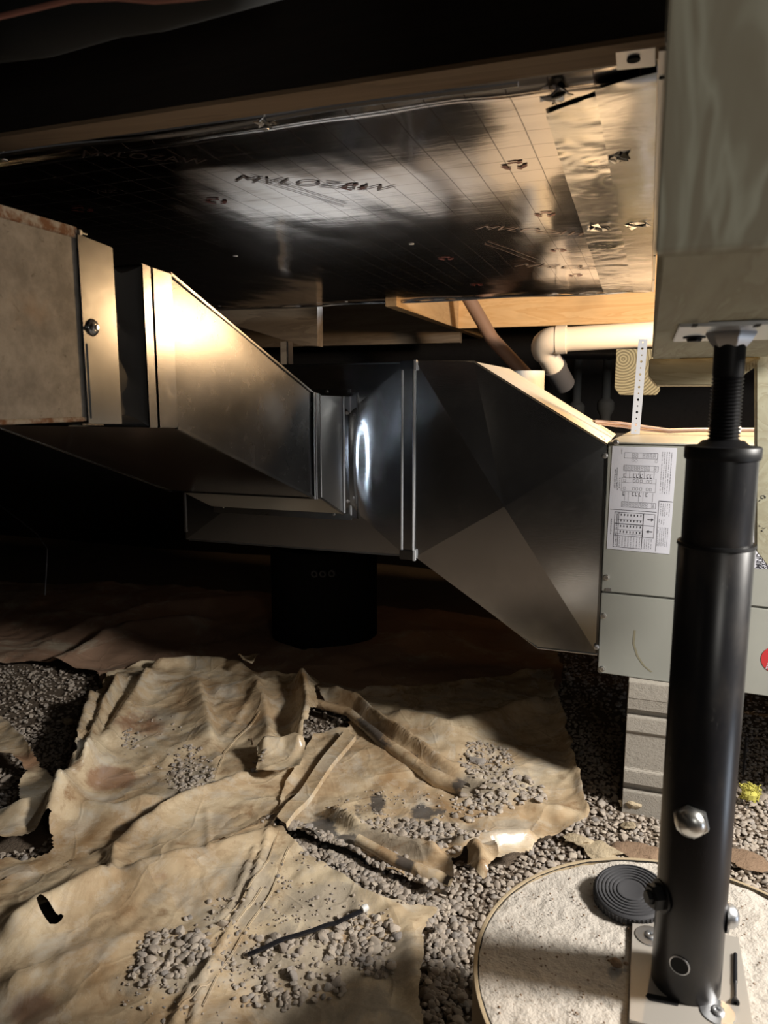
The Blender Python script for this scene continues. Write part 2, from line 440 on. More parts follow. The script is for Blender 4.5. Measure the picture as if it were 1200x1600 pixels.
def joist(lbl, b, m='shaded_joist_wood', under=None, y=False):
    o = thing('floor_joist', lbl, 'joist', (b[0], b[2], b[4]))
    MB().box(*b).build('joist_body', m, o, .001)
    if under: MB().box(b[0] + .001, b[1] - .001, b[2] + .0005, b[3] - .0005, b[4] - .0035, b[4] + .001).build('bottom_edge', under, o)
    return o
FZ = 1.225                                     # height of the foil sheet
j1 = joist('dark floor joist with a tan bottom edge along the near side of the foil', (-2.6, -.0015, .722, .764, FZ, 1.475), 'shaded_joist_wood', 'lit_joist_wood')
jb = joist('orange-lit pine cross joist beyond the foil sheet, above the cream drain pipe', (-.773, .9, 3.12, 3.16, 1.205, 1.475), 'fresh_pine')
jl = thing('floor_joist', 'lit pine joist running away behind the foil sheet to meet the cross joist', 'joist', (-.80, 2.33, 1.205))
MB().box(-.81, -.772, 2.30, 3.69, 1.205, 1.475).build('joist_body', 'fresh_pine_lengthwise', jl, .001)
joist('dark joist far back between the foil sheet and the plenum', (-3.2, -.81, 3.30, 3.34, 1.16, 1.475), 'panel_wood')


# stained timber offcut behind the left transition
p0, p1, p2 = oy(300, 476, 2.55), oy(496, 476, 2.55), oy(496, 541, 2.55); p3 = oy(300, 478, 2.55)
bl = thing('wood_block', 'stained brown wood block with a slanting lower edge, behind the left transition', 'block', p2)
MB().prism([(p3.x, 2.55, 1.475), (p1.x, 2.55, 1.475), (p2.x, 2.55, p2.z), oy(470, 540, 2.55), oy(400, 518, 2.55), oy(330, 500, 2.55)], (0, .05, 0)).build('block_body', 'panel_wood', bl, .001)

# near built-up beam
bm_ = thing('support_beam', 'thick treated wood beam overhead at the right, its pale cut face nearest the camera', 'beam', (.1, .37, .985))
MB().box(.001, .26, .374, 1.372, .985, 1.224).build('beam_body', 'treated_wood', bm_, .002)
MB().box(-.001, .262, .366, .376, .984, 1.224).build('cut_face', 'plywood_face', bm_, .001)
MB().box(.003, .045, .3741, 1.37, .9835, .9855).build('bottom_ply', 'treated_wood', bm_)
# timber plate crossing under the beam's far end, with a chamfered and torn end
pl = thing('timber_plate', 'short yellowish board under the far beam end, left of the threaded rod', 'board', (.09, 1.39, .94))
MB().prism([(-.003, 1.385, .985), (-.003, 1.385, .957), (.012, 1.385, .940), (.13, 1.385, .9395), (.15, 1.385, .958), (.163, 1.385, .968), (.172, 1.385, .985)], (0, .20, 0)).build('board_body', 'treated_wood_across', pl, .0015)
s = MB()
for k in range(9):
    x = .128 + k * .0045; s.prism([(x, 1.384, .962 + k * .0022), (x + .0045, 1.384, .964 + k * .0025), (x + .002, 1.384, .950 + k * .0026 + random.uniform(-.003, .003))], (0, .06, 0))
s.build('splintered_end', 'treated_wood_across', pl)
# board hanging at the right
hb = thing('hanging_board', 'upright grey-tan board at the right picture edge behind the post', 'board', (.25, 1.42, .63))
MB().prism([(.166, 1.40, 1.00), (.190, 1.40, .655), (.208, 1.40, .632), (.32, 1.40, .632), (.32, 1.40, 1.00)], (0, .035, 0)).build('board_body', 'treated_wood', hb, .001)
for px, py, n in ((1192, 778, 6), (1192, 826, 4)):
    s = MB()
    for k in range(n):
        q = oy(px + random.uniform(-4, 5), py + random.uniform(-4, 4), 1.3995); s.tube([q, q + Vector((random.uniform(-.004, .004), 0, random.uniform(-.004, .004)))], .0005, 4)
    s.build('pencil_mark', 'print_ink', hb)['kind'] = 'stuff'
# end of a timber behind, with growth rings
eb = thing('timber_end', 'square timber end showing curved growth rings, behind the perforated strap', 'timber', (-.05, 2.12, .93))
te = [oy(a, b, 2.12) for a, b in ((963, 545), (960, 606), (968, 617), (1026, 617), (1031, 610), (1031, 545))]
MB().prism(te, (0, .11, 0)).build('timber_body', 'end_grain', eb, .001)
# small dark post behind the plenum
q0, q1 = oy(438, 534, 2.2), oy(452, 590, 2.2)
ps = thing('metal_upright', 'thin upright metal strip standing just behind the plenum top', 'strip', (q0.x, 2.2, q1.z))
MB().box(q0.x, q1.x - .003, 2.2, 2.23, .79, q0.z).build('strip_body', 'panel_wood', ps)
MB().box(q1.x - .003, q1.x, 2.197, 2.23, .79, q0.z).build('bright_edge', 'sheet_metal', ps)

# black insulation and a cable at the top left
s = MB(); pts = [oy(-60, 60, .6), oy(60, 40, .6), oy(170, 15, .6), oy(240, 0, .6), oy(360, -25, .6), oy(480, -60, .6)]
s.tube(pts, [.024, .026, .022, .024, .02, .02], 20)
o = s.build('insulation_wrap', 'black_insulation', None, smooth=True, sharp=180)
tag(o, 'lumpy black insulated line hanging along the joist at the top left corner', 'insulation')
s = MB(); pts = [oy(-60, 45, .52), oy(0, 26, .52), oy(60, 12, .52), oy(110, 0, .52), oy(180, -3, .52), oy(240, 2, .52), oy(300, -3, .52), oy(380, -14, .52)]
s.tube(pts, .0022, 8); tag(s.build('electric_cable', 'pink_cable', None, smooth=True), 'dull pink cable crossing the dark top left corner', 'cable')

# ================================================================== FOIL SHEET
FX0, FX1, FY0, FY1 = -1.55, -.008, .775, 2.345
def fz(X, Y):
    e = np.minimum(np.minimum(X - FX0, FX1 - X), np.minimum(Y - FY0, FY1 - Y))
    w_ = np.clip(e / .12, 0, 1)
    z = FZ - .006 * w_ * np.sin(np.clip((X - FX0) / (FX1 - FX0), 0, 1) * pi) - .010 * (fbm(X * 3 + 2, Y * 1.3, 31, 3) - .5) * w_
    z -= .0016 * (facet(X * 5.5, Y * 3.5, 41) - .5) * 2 * w_
    z -= .0012 * (fbm(X * 22, Y * 7, 51, 2) - .5)
    near = np.clip(1 - (Y - FY0) / .06, 0, 1); z -= .004 * near * (vnoise(X * 14, Y * 20, 61) - .3) + .003 * np.exp(-((Y - FY0 - .03 - .01 * np.sin(X * 5)) / .006) ** 2)
    far = np.clip(1 - (FY1 - Y) / .05, 0, 1); z -= .008 * far * np.abs(facet(X * 20, Y * 20, 71) - .5)
    return z
v, f = grid_mesh('f', FX0, FX1, FY0, FY1, .008, fz)
v[:, 0] = np.clip(v[:, 0], FX0, FX1); v[:, 1] = np.clip(v[:, 1], FY0, FY1)
fs_ = thing('foil_sheet', 'large shiny foil-faced sheet with a brown printed grid nailed under the joists', 'foil', (0, 0, 0))
new_obj('foil_face', np_mesh('foil', v, f[:, ::-1]), 'printed_foil', fs_, True)
# torn dark notch at the near right corner is bare joist bay: tape pieces
def patch(name, quad, nx, ny, hf, m, parent, dz=-.002):
    q = [Vector((*p, 0)) if len(p) == 2 else Vector(p) for p in quad]; vs = []
    for j in range(ny + 1):
        for i in range(nx + 1):
            a = i / nx; b = j / ny; p = (q[0] * (1 - a) + q[1] * a) * (1 - b) + (q[3] * (1 - a) + q[2] * a) * b; vs.append((p.x, p.y, 0))
    vs = np.array(vs); vs[:, 2] = hf(vs[:, 0], vs[:, 1]) + dz
    i = (np.arange(ny)[:, None] * (nx + 1) + np.arange(nx)[None]).reshape(-1); f = np.stack([i, i + nx + 1, i + nx + 2, i + 1], -1)
    return new_obj(name, np_mesh(name, vs, f), m, parent, True)
def fz2(X, Y):
    cr = np.exp(-((Y - (1.62 + .25 * (X + .07))) / .035) ** 2) + .7 * np.exp(-((Y - 1.08 - (X + .07)) / .05) ** 2)
    return fz(X, Y) - (.0012 + .005 * cr) * np.abs(facet(X * 26, Y * 34, 81) - .5) * 2 - 0.003 * np.abs(fbm(X * 9, Y * 16, 91, 3) - .5)
a_, b_, c_, d_ = oz(852, 175, FZ), oz(1022, 112, FZ), oz(1016, 455, FZ), oz(945, 452, FZ)
patch('foil_tape', [(a_.x, a_.y), (-.010, .80), (-.010, 2.34), (-.140, 2.34)], 34, 150, fz2, 'foil_tape', fs_)['label'] = 'bright crinkled silver tape along the right edge'
patch('foil_strip', [(-.066, .80), (-.0085, .79), (-.0085, 2.33), (-.058, 2.33)], 10, 120, fz, 'foil_tape', fs_, -.0058)['label'] = 'smooth straight silver strip at the outer edge'
# crumpled tape ends (wads)
for (px, py, n, sz) in ((935, 357, 7, .014), (995, 352, 7, .012), (868, 152, 8, .010), (415, 196, 6, .007), (966, 248, 4, .008), (900, 210, 0, .01)):
    if not n: continue
    s = MB(); p = oz(px, py, FZ - .009)
    for k in range(n):
        c = p + Vector((random.uniform(-1, 1) * sz, random.uniform(-1, 1) * sz * .8, random.uniform(-.002, .003))); q = []
        for j in range(5):
            a = j * 1.256 + random.uniform(-.3, .3); q.append(c + Vector((cos(a) * sz * random.uniform(.4, 1.3), sin(a) * sz * random.uniform(.4, 1.1), random.uniform(-.004, .004))))
        s.prism(q, (0, 0, .0012))
    s.build('crumpled_foil', 'foil_tape', fs_)
# rolled far lip and its nail heads
v1 = [(x, FY1 - .002 + .003 * sin(x * 21), FZ - .003 + .002 * sin(x * 13 + 1)) for x in np.linspace(FX0, FX1, 60)]
MB().tube(v1, .003, 6).build('folded_lip', 'foil_tape', fs_, smooth=True)
v1 = [(x, FY0 + .004 * sin(x * 9), FZ - .004 + .0016 * sin(x * 17 + 1)) for x in np.linspace(FX0, -.135, 60)]
MB().tube(v1, .0028, 6).build('folded_lip', 'foil_tape', fs_, smooth=True)
for px, py in ((6, 249), (413, 197), (368, 397), (643, 379), (541, 470), (343, 478)):
    p = oz(px, py, FZ); p.z = float(fz(np.array([p.x]), np.array([p.y]))[0]) + .0005
    b = MB(); b.lathe([(.0055, 0), (.005, .0014), (.002, .002), (0, .002)], p, (0, 0, -1), 12); b.tube([p, p + Vector((0, 0, .02))], .0012, 6); b.build('nail_head', 'chrome_steel', fs_)
# printed lettering and arrow emblems, seen from below
def foil_text(txt, px, py, size, ang, shear=.25, m='foil_print', bold=.0):
    vs, fc = text_mesh(txt, size, shear, bold); p = oz(px, py, FZ); ca, sa = cos(ang), sin(ang)
    X = np.array([p.x + a * ca + b * sa for a, b, _ in vs]); Y = np.array([p.y + a * sa - b * ca for a, b, _ in vs]); Z = fz(X, Y) - .0012
    me = bpy.data.meshes.new('printed_text'); me.from_pydata(list(zip(X, Y, Z)), [], fc); new_obj('printed_text', me, m, fs_)
def foil_line(p, q, wd=.0022, m='foil_print'):
    P, Q = oz(*p, FZ), oz(*q, FZ); n = 24; d = (Q - P).normalized(); pr_ = Vector((-d.y, d.x, 0)) * wd / 2; vs = []; fc = []
    for i in range(n + 1):
        c = P + (Q - P) * i / n
        for sgn in (-1, 1):
            t = c + pr_ * sgn; vs.append((t.x, t.y, 0))
    V = np.array(vs); V[:, 2] = fz(V[:, 0], V[:, 1]) - .0011
    me = bpy.data.meshes.new('printed_line'); me.from_pydata([tuple(a) for a in V], [], [(2 * i, 2 * i + 1, 2 * i + 3, 2 * i + 2) for i in range(n)]); new_obj('printed_line', me, m, fs_)
A0 = radians(34)
foil_text('MVLOZAW', 362, 276, .044, A0, .3)
foil_text('MVLOZAW', 125, 238, .03, radians(30), .3)
foil_text('NZ', 150, 294, .022, radians(20), .3)
foil_text('MVLOZAW', 740, 356, .044, A0, .3)
foil_text('MVLOZAW', 800, 414, .06, A0, .3)
for o_ in ((0, 0), (5, -8)):
    foil_line((386 + o_[0], 270 + o_[1] * .6), (537 + o_[0], 318 + o_[1] * .6)); foil_line((757 + o_[0], 380 + o_[1] * .5), (838 + o_[0], 408 + o_[1] * .5))
def emblem(px, py, r=.017):
    p = oz(px, py, FZ); vs = []; fc = []
    for k in range(3):
        a0 = k * 2.094; n0 = len(vs)
        for j in range(7):
            a = a0 + j * .25; rr = (r * .62, r) if j < 5 else ((r * .45, r * 1.15) if j == 5 else (r * .8, r * .8))
            for q in rr: vs.append((p.x + cos(a) * q, p.y + sin(a) * q))
        fc += [(n0 + 2 * j, n0 + 2 * j + 1, n0 + 2 * j + 3, n0 + 2 * j + 2) for j in range(6)]
    V = np.array(vs); Z = fz(V[:, 0], V[:, 1]) - .0013
    me = bpy.data.meshes.new('printed_emblem'); me.from_pydata([(a, b, c) for (a, b), c in zip(V, Z)], [], fc); new_obj('printed_emblem', me, 'foil_print_red', fs_)
for px, py in ((337, 309), (552, 286), (804, 257), (852, 333), (873, 389), (128, 320), (697, 402), (745, 442), (900, 428)): emblem(px, py)
# metal tie plate at the near right corner of the sheet
tp = thing('tie_plate', 'galvanized tie plate with one dark hole at the near right corner of the foil', 'bracket', (-.03, .76, FZ))
p = [oz(962, 82, FZ - .004), oz(1024, 74, FZ - .004), oz(1024, 104, FZ - .004), oz(964, 110, FZ - .004)]
MB().prism(p, (0, 0, .003)).build('plate', 'zinc', tp, .0004)
MB().box(-.0075, -.001, .742, 2.34, FZ - .006, FZ + .004).build('side_flange', 'zinc', tp)
q = oz(990, 92, FZ - .0045); MB().lathe([(.0058, 0), (.0058, .0016), (0, .0016)], q, (0, 0, -1), 16).build('bolt_hole', 'hole_dark', tp)
for y in (.80, 1.75, 2.1):
    MB().lathe([(.0025, 0), (.0025, .001), (0, .001)], (-.004, y, FZ - .006), (0, 0, -1), 8).build('bolt_hole', 'hole_dark', tp)

# ================================================================== LEFT SUPPLY DUCT, CONNECTOR, TRANSITION
XS = -.6585; XL = -1.0145
def ring_duct(y0, y1, z0a, z1a, z0b, z1b, xl=XL, xs=XS, t=.0015):
    """open rectangular sheet metal duct from y0 to y1 (bottom/top at each end)"""
    m = MB(); o = [(xl, y0, z0a), (xs, y0, z0a), (xs, y0, z1a), (xl, y0, z1a)]; e = [(xl, y1, z0b), (xs, y1, z0b), (xs, y1, z1b), (xl, y1, z1b)]
    i1 = [(xl + t, y0, z0a + t), (xs - t, y0, z0a + t), (xs - t, y0, z1a - t), (xl + t, y0, z1a - t)]; i2 = [(xl + t, y1, z0b + t), (xs - t, y1, z0b + t), (xs - t, y1, z1b - t), (xl + t, y1, z1b - t)]
    fs = []
    for k in range(4):
        j = (k + 1) % 4; fs += [(k, j, 4 + j, 4 + k), (8 + j, 8 + k, 12 + k, 12 + j), (j, k, 8 + k, 8 + j), (4 + k, 4 + j, 12 + j, 12 + k)]
    return m.add(o + e + i1 + i2, fs)
old = thing('old_duct', 'mottled old galvanized duct with a rusty top edge at the left picture edge', 'duct', (XL, .2, .893))
ring_duct(-.55, .752, .895, 1.1195, .8925, 1.110).build('duct_body', 'weathered_galvanized', old, .0012)
MB().box(XS - .012, XS + .0022, -.55, .752, 1.108, 1.121).hexa([(XS - .01, .752, 1.1), (XS + .002, .752, 1.1), (XS + .002, .77, 1.098), (XS - .01, .77, 1.098), (XS - .01, .752, 1.112), (XS + .002, .752, 1.112), (XS + .002, .77, 1.111), (XS - .01, .77, 1.111)]).build('top_seam', 'rusty_edge', old, .001)
MB().box(XS - .008, XS + .0016, -.55, .75, .890, .8955).build('bottom_seam', 'rusty_edge', old, .001)
# drive cleat collar (bright strip with a screw)
cc = thing('flexible_connector', 'dark canvas connector with bright metal collars between the old duct and the new transition', 'duct connector', (XL, .75, .88))
o = ring_duct(.749, .812, .887, 1.113, .8845, 1.108, XL - .004, XS + .004, .0015); o.build('metal_collar', 'sheet_metal_bright', cc, .001)
MB().box(XS + .003, XS + .0055, .753, .776, .893, .985).build('overlap_strip', 'sheet_metal_bright', cc, .0008)
MB().box(XS - .02, XS + .0055, .752, .757, 1.112, 1.118).box(XS - .06, XS + .005, .757, .766, 1.114, 1.1155).build('cleat_tab', 'sheet_metal', cc, .0004)
p = ox(128, 662, XS); MB().tube([(XS + .006, .735, .8865), (XS + .006, .772, .8845), (XS - .02, .772, .8835), (XS - .02, .74, .885)], .0013, 6).build('cleat_tab', 'sheet_metal_bright', cc)
p = ox(140, 512, XS); b = MB(); b.lathe([(.011, 0), (.0095, .0025), (.006, .004), (0, .0035)], (XS + .004, p.y, p.z), (1, 0, 0), 18); b.build('dimple', 'sheet_metal_bright', cc, smooth=True, sharp=180)
screw(cc, (XS + .0075, p.y, p.z), (1, .1, 0), .0034, 'chrome_steel')
# canvas with creases: section shrinks and twists
def canvas():
    n = 26; secs = []; ys = np.linspace(.811, .874, 15)
    for i, y in enumerate(ys):
        k = i / 14; dip = .017 * sin(pi * k) ** .8; zt = 1.108 - .012 * k - dip * .8; zb = .8845 - .006 * k + dip * .8; pts = []
        for s_ in range(4):
            for j in range(n):
                a = j / n
                if s_ == 0: x, z = XS - dip - .001, zb + (zt - zb) * a
                elif s_ == 1: x, z = XS - dip + (XL - XS + 2 * dip) * a, zt
                elif s_ == 2: x, z = XL + dip, zt + (zb - zt) * a
                else: x, z = XL + dip + (XS - XL - 2 * dip) * a, zb
                w_ = float(facet(np.array([y * 22 + s_ * 7.]), np.array([a * 7 + y * 16]), 5)[0] - .5) * .016 * sin(pi * k)
                if s_ in (0, 2): x += w_ if s_ == 0 else -w_
                else: z += w_ * .8
                pts.append((x, y, z))
        secs.append(pts)
    m = MB(); N = 4 * n; vs = [p for q in secs for p in q]
    m.add(vs, [(i * N + j, i * N + (j + 1) % N, (i + 1) * N + (j + 1) % N, (i + 1) * N + j) for i in range(14) for j in range(N)]); return m
canvas().build('canvas_sleeve', 'dark_canvas', cc, smooth=True, sharp=25)
ring_duct(.870, .8885, .8775, 1.0985, .8765, 1.0965, XL - .002, XS + .0035).build('metal_collar', 'sheet_metal_bright', cc, .0012)

tr = thing('transition_duct', 'new galvanized offset duct dropping from the canvas connector to the plenum, bright side face', 'duct', (XL, .93, .70))
ring_duct(.894, .938, .8765, 1.0965, .8745, 1.0945, XL - .001, XS + .0025).build('end_collar', 'sheet_metal_bright', tr, .0015)
# trapezoid body, side face very gently bulged
def trans_body():
    m = MB(); n = 14; k_ = 10; ya, yb = .934, 1.412; t_a, t_b, b_a, b_b = 1.0945, .9285, .8745, .708
    def side(x, sgn):
        vs = []; 
        for i in range(n + 1):
            a = i / n; y = ya + (yb - ya) * a; zt = t_a + (t_b - t_a) * max(0, (a - .03) / .97); zb = b_a + (b_b - b_a) * a
            for j in range(k_ + 1):
                c = j / k_; vs.append((x + sgn * (.0035 * sin(pi * a) * sin(pi * c) + .0008 * sin(a * 9 + c * 4)), y, zb + (zt - zb) * c))
        fs = [(i * (k_ + 1) + j, (i + 1) * (k_ + 1) + j, (i + 1) * (k_ + 1) + j + 1, i * (k_ + 1) + j + 1) for i in range(n) for j in range(k_)]
        if sgn < 0: fs = [q[::-1] for q in fs]
        m.add(vs, fs)
    side(XS, 1); side(XL, -1)
    m.add([(XL, ya, t_a), (XS, ya, t_a), (XS, yb, t_b), (XL, yb, t_b)], [(0, 1, 2, 3)])
    return m
MB().add([(XL, .934, .8745), (XS, .934, .8745), (XS, 1.412, .708), (XL, 1.412, .708)], [(3, 2, 1, 0)]).build('bottom_panel', 'panel_metal_dull', tr)
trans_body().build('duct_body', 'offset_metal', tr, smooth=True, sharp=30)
for z0, z1, nm in ((.8745, .708, 'bottom_seam'), (1.0945, .9285, 'top_seam')):
    for x in (XS, XL):
        d = .004 if nm[0] == 'b' else -.003
        MB().hexa([(x - .003, .936, z0 - .002), (x + .003, .936, z0 - .002), (x + .003, 1.412, z1 - .002), (x - .003, 1.412, z1 - .002), (x - .003, .936, z0 + abs(d)), (x + .003, .936, z0 + abs(d)), (x + .003, 1.412, z1 + abs(d)), (x - .003, 1.412, z1 + abs(d))]).build(nm, 'sheet_metal_bright', tr, .0008)
# standing slip between transition and boot
ring_duct(1.4105, 1.4205, .706, .9310, .7045, .9290, XL - .004, XS + .0045).build('slip_joint', 'sheet_metal_bright', tr, .0012)
ring_duct(1.4205, 1.4245, .71, .925, .71, .925, XL + .001, XS - .001).build('joint_gap', 'hole_dark', tr)
for y_, z0, z1 in ((1.4108, .706, .930), (1.4202, .705, .929)):
    MB().box(XS + .0035, XS + .0056, y_ - .0008, y_ + .0008, z0, z1).build('bright_edge', 'cut_edge', tr)
bt = thing('takeoff_boot', 'short flared galvanized boot joining the transition to the plenum face', 'duct fitting', (XL, 1.43, .64))
ring_duct(1.4245, 1.4425, .7055, .9280, .7035, .9265, XL - .003, XS + .004).build('slip_joint', 'sheet_metal_bright', bt, .0012)
ring_duct(1.442, 1.574, .7068, .9227, .6505, .9205).build('duct_body', 'sheet_metal', bt, .001)
ring_duct(1.574, 1.6185, .6505, .9205, .6445, .9205, XL - .001, XS + .0015).build('end_band', 'sheet_metal_bright', bt, .001)
MB().hexa([(XS - .003, 1.442, .704), (XS + .0025, 1.442, .704), (XS + .0025, 1.574, .648), (XS - .003, 1.574, .648), (XS - .003, 1.442, .709), (XS + .0025, 1.442, .709), (XS + .0025, 1.574, .653), (XS - .003, 1.574, .653)]).build('bottom_seam', 'sheet_metal_bright', bt, .0006)
for y_, z0, z1 in ((1.4440, .706, .925), (1.5750, .652, .921), (1.6170, .640, .921)):
    MB().box(XS + .0012, XS + .0050, y_ - .0009, y_ + .0009, z0, z1).build('bright_edge', 'cut_edge', bt)
fl = MB(); fl.box(XL - .02, XS + .004, 1.6165, 1.6185, .9205, .938).box(XL - .02, XS + .004, 1.6165, 1.6185, .628, .6445).box(XS, XS + .022, 1.6165, 1.6185, .634, .930)
fl.build('flange', 'sheet_metal', bt, .0005)
MB().box(XS + .0195, XS + .0225, 1.612, 1.6185, .634, .925).build('flange_lip', 'sheet_metal_bright', bt, .0005)
for px, py in ((540, 645), (540, 781)):
    p = oy(px, py, 1.6165); screw(bt, (p.x, 1.6165, p.z), (0, -1, 0), .0032)
    screw(bt, (XS + .0015, 1.597, p.z), (1, 0, 0), .0032)
for px, py in ((511, 612), (522, 803), (349, 791)):
    p = oy(px, py, 1.6165); screw(bt, (p.x, 1.6165, p.z), (0, -1, 0), .0032)

# ================================================================== PLENUM, DRAW BAND, HANDLER TRANSITION
YP = 1.62
pn = thing('plenum_box', 'wide dark galvanized plenum box with cross-broken face behind the takeoff boot', 'duct', (-1.124, YP, .55))
def crossbreak(x0, x1, z0, z1, y, cx, cz, d, nx=1, curve=0):
    m = MB(); c = (cx, y - d, cz); q = [(x0, y, z0), (x1, y, z0), (x1, y, z1), (x0, y, z1)]
    m.add(q + [c], [(0, 1, 4), (1, 2, 4), (2, 3, 4), (3, 0, 4)]); return m
PX0, PX1, PZ0, PZ1 = -1.124, -.520, .5505, .9955
cx, cz = -.80, .775
# right facet of the face rolls gently, as the bent sheet does
m = MB(); c = (cx, YP - .006, cz)
m.add([(PX0, YP, PZ0), (PX1, YP, PZ0), (PX1, YP, PZ1), (PX0, YP, PZ1), c], [(0, 1, 4), (2, 3, 4), (3, 0, 4)])
n1, n2 = 110, 24; vs = []
for i in range(n1 + 1):
    a = i / n1
    for j in range(n2 + 1):
        b = j / n2; pz = PZ0 + (PZ1 - PZ0) * b; x = cx + (PX1 - cx) * a; z = cz + (pz - cz) * a
        y = YP - .006 * (1 - a) - .009 * math.exp(-((x + .645) / .026) ** 2) * sin(pi * b) ** .7 * (1 if a > .05 else 0)
        vs.append((x, y, z))
m.add(vs, [(i * (n2 + 1) + j, (i + 1) * (n2 + 1) + j, (i + 1) * (n2 + 1) + j + 1, i * (n2 + 1) + j + 1) for i in range(n1) for j in range(n2)])
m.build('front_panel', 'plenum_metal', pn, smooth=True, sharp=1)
MB().box(PX0, PX1, YP + .0008, 2.07, PZ0, PZ1).build('box_body', 'plenum_metal', pn, .0015)
MB().box(PX0 + .002, PX1, YP + .004, 2.068, PZ1 - .001, PZ1 + .0012).build('top_panel', 'lit_top_tone', pn)
MB().box(PX0 - .001, PX0 + .004, YP - .004, YP + .01, PZ0 + .02, PZ1 - .01).build('corner_seam', 'sheet_metal', pn, .0006)
MB().box(PX0 + .02, PX1, YP - .0025, YP + .006, PZ1 - .0015, PZ1 + .0015).build('top_seam', 'sheet_metal', pn, .0006)
MB().box(PX0 + .01, PX1, YP - .0025, YP + .006, PZ0 - .0015, PZ0 + .0015).build('bottom_seam', 'sheet_metal', pn, .0006)

db = thing('draw_band', 'narrow upright metal band with folded ends clamping plenum to handler transition', 'duct band', (-.508, YP, .55))
m = MB(); X0, X1 = -.5245, -.4935
m.prism([(X0, YP - .001, .57), (X0 + .003, YP - .0195, .57), (X1 - .004, YP - .0205, .57), (X1, YP - .001, .57)], (0, 0, .415)); m.build('band', 'plenum_metal', db, .0007)
for x in (X0, X1 - .0035):
    MB().box(x, x + .0035, YP - .0225, YP - .001, .568, .983).build('bright_edge', 'cut_edge', db, .0006)
for z0, z1 in ((.9795, 1.0), (.547, .5695)):
    MB().box(X0 - .003, X1 + .004, YP - .025, YP + .02, z0, z1).build('folded_end', 'sheet_metal_bright', db, .002)
    MB().box(X1 - .001, X1 + .005, YP - .0265, YP - .017, z0 - .001, z1 + .001).build('corner_tab', 'cut_edge', db, .0006)
MB().box(X0, X1, YP + .02, 2.07, .9965, 1.000).box(X0, X1, YP + .02, 2.07, .545, .549).build('band_return', 'sheet_metal', db)

ht = thing('handler_transition', 'large tapered sheet metal transition with an X-shaped cross break beside the air handler', 'duct', (-.49, YP, .36))
out = [(-.4915, .5535), (-.2075, .3625), (-.0775, .362), (-.0775, .8215), (-.3655, .9965), (-.4930, .9985)]
ctr = oy(790, 790, YP); m = MB(); vs = [(x, YP, z) for x, z in out] + [(ctr.x, YP - .018, ctr.z)]
m.add(vs, [(0, 1, 6), (1, 2, 6), (2, 3, 6), (3, 4, 6), (4, 5, 6), (5, 0, 6)])
# bends run only to the four corners: merge 1-2 facet edge with the lower one through a true plane
vs[0] = (out[0][0], YP - .016, out[0][1]); vs[5] = (out[5][0], YP - .016, out[5][1])
vs[1] = (out[1][0], YP - .0012, out[1][1]); vs[4] = (out[4][0], YP - .0012, out[4][1])
m = MB(); m.add(vs, [(0, 1, 6), (1, 2, 6), (2, 3, 6), (3, 4, 6), (4, 5, 6), (5, 0, 6)])
m.build('front_panel', 'plenum_metal', ht)
yb_ = 2.07
MB().add([(out[3][0], YP, out[3][1]), (out[4][0], YP, out[4][1]), (out[4][0], yb_, out[4][1]), (out[3][0], yb_, out[3][1])] +
         [(-.2, 1.80, .9005)], [(3, 4, 0), (0, 4, 1), (1, 4, 2), (2, 4, 3)]).build('top_slope', 'transition_top_metal', ht)
MB().add([(out[4][0], YP, out[4][1]), (out[5][0], YP, out[5][1]), (out[5][0], yb_, out[5][1]), (out[4][0], yb_, out[4][1])], [(0, 1, 2, 3)][::1]).build('top_panel', 'lit_top_tone', ht)
b = MB()
for i in (0, 1): b.add([(out[i][0], YP, out[i][1]), (out[i + 1][0], YP, out[i + 1][1]), (out[i + 1][0], yb_, out[i + 1][1]), (out[i][0], yb_, out[i][1])], [(0, 3, 2, 1)])
b.build('bottom_panel', 'sheet_metal', ht)
MB().add([(x, yb_, z) for x, z in out], [(5, 4, 3, 2, 1, 0)]).build('back_panel', 'sheet_metal', ht)
for i, m_ in ((0, 'sheet_metal_bright'), (1, 'sheet_metal'), (3, 'sheet_metal_bright'), (4, 'sheet_metal_bright')):
    a, c = out[i], out[i + 1]
    MB().tube([(a[0], YP - .001, a[1]), (c[0], YP - .001, c[1])], .0022, 6).build('edge_seam', m_, ht)
MB().box(-.0815, -.0768, YP - .004, YP + .02, .366, .80).build('end_flange', 'sheet_metal_bright', ht, .0006)
for px, py in ((946, 712), (928, 1010)):
    p = oy(px, py, YP - .002); screw(ht, (-.0800, YP - .006, p.z), (0, -1, 0), .0042)
# stains/print on the slope
s = MB()
for k in range(26):
    q = Vector((-.115 + random.uniform(-.035, .03), YP + .05 + random.uniform(0, .06), 0)); q.z = .8215 + (-.0775 - q.x) / .288 * .175 + .0006
    d = Vector((random.uniform(-.006, .006), random.uniform(-.004, .004), 0)); d.z = -d.x * .175 / .288; s.tube([q, q + d], .0008, 4)
s.build('ink_mark', 'brown_pipe', ht)

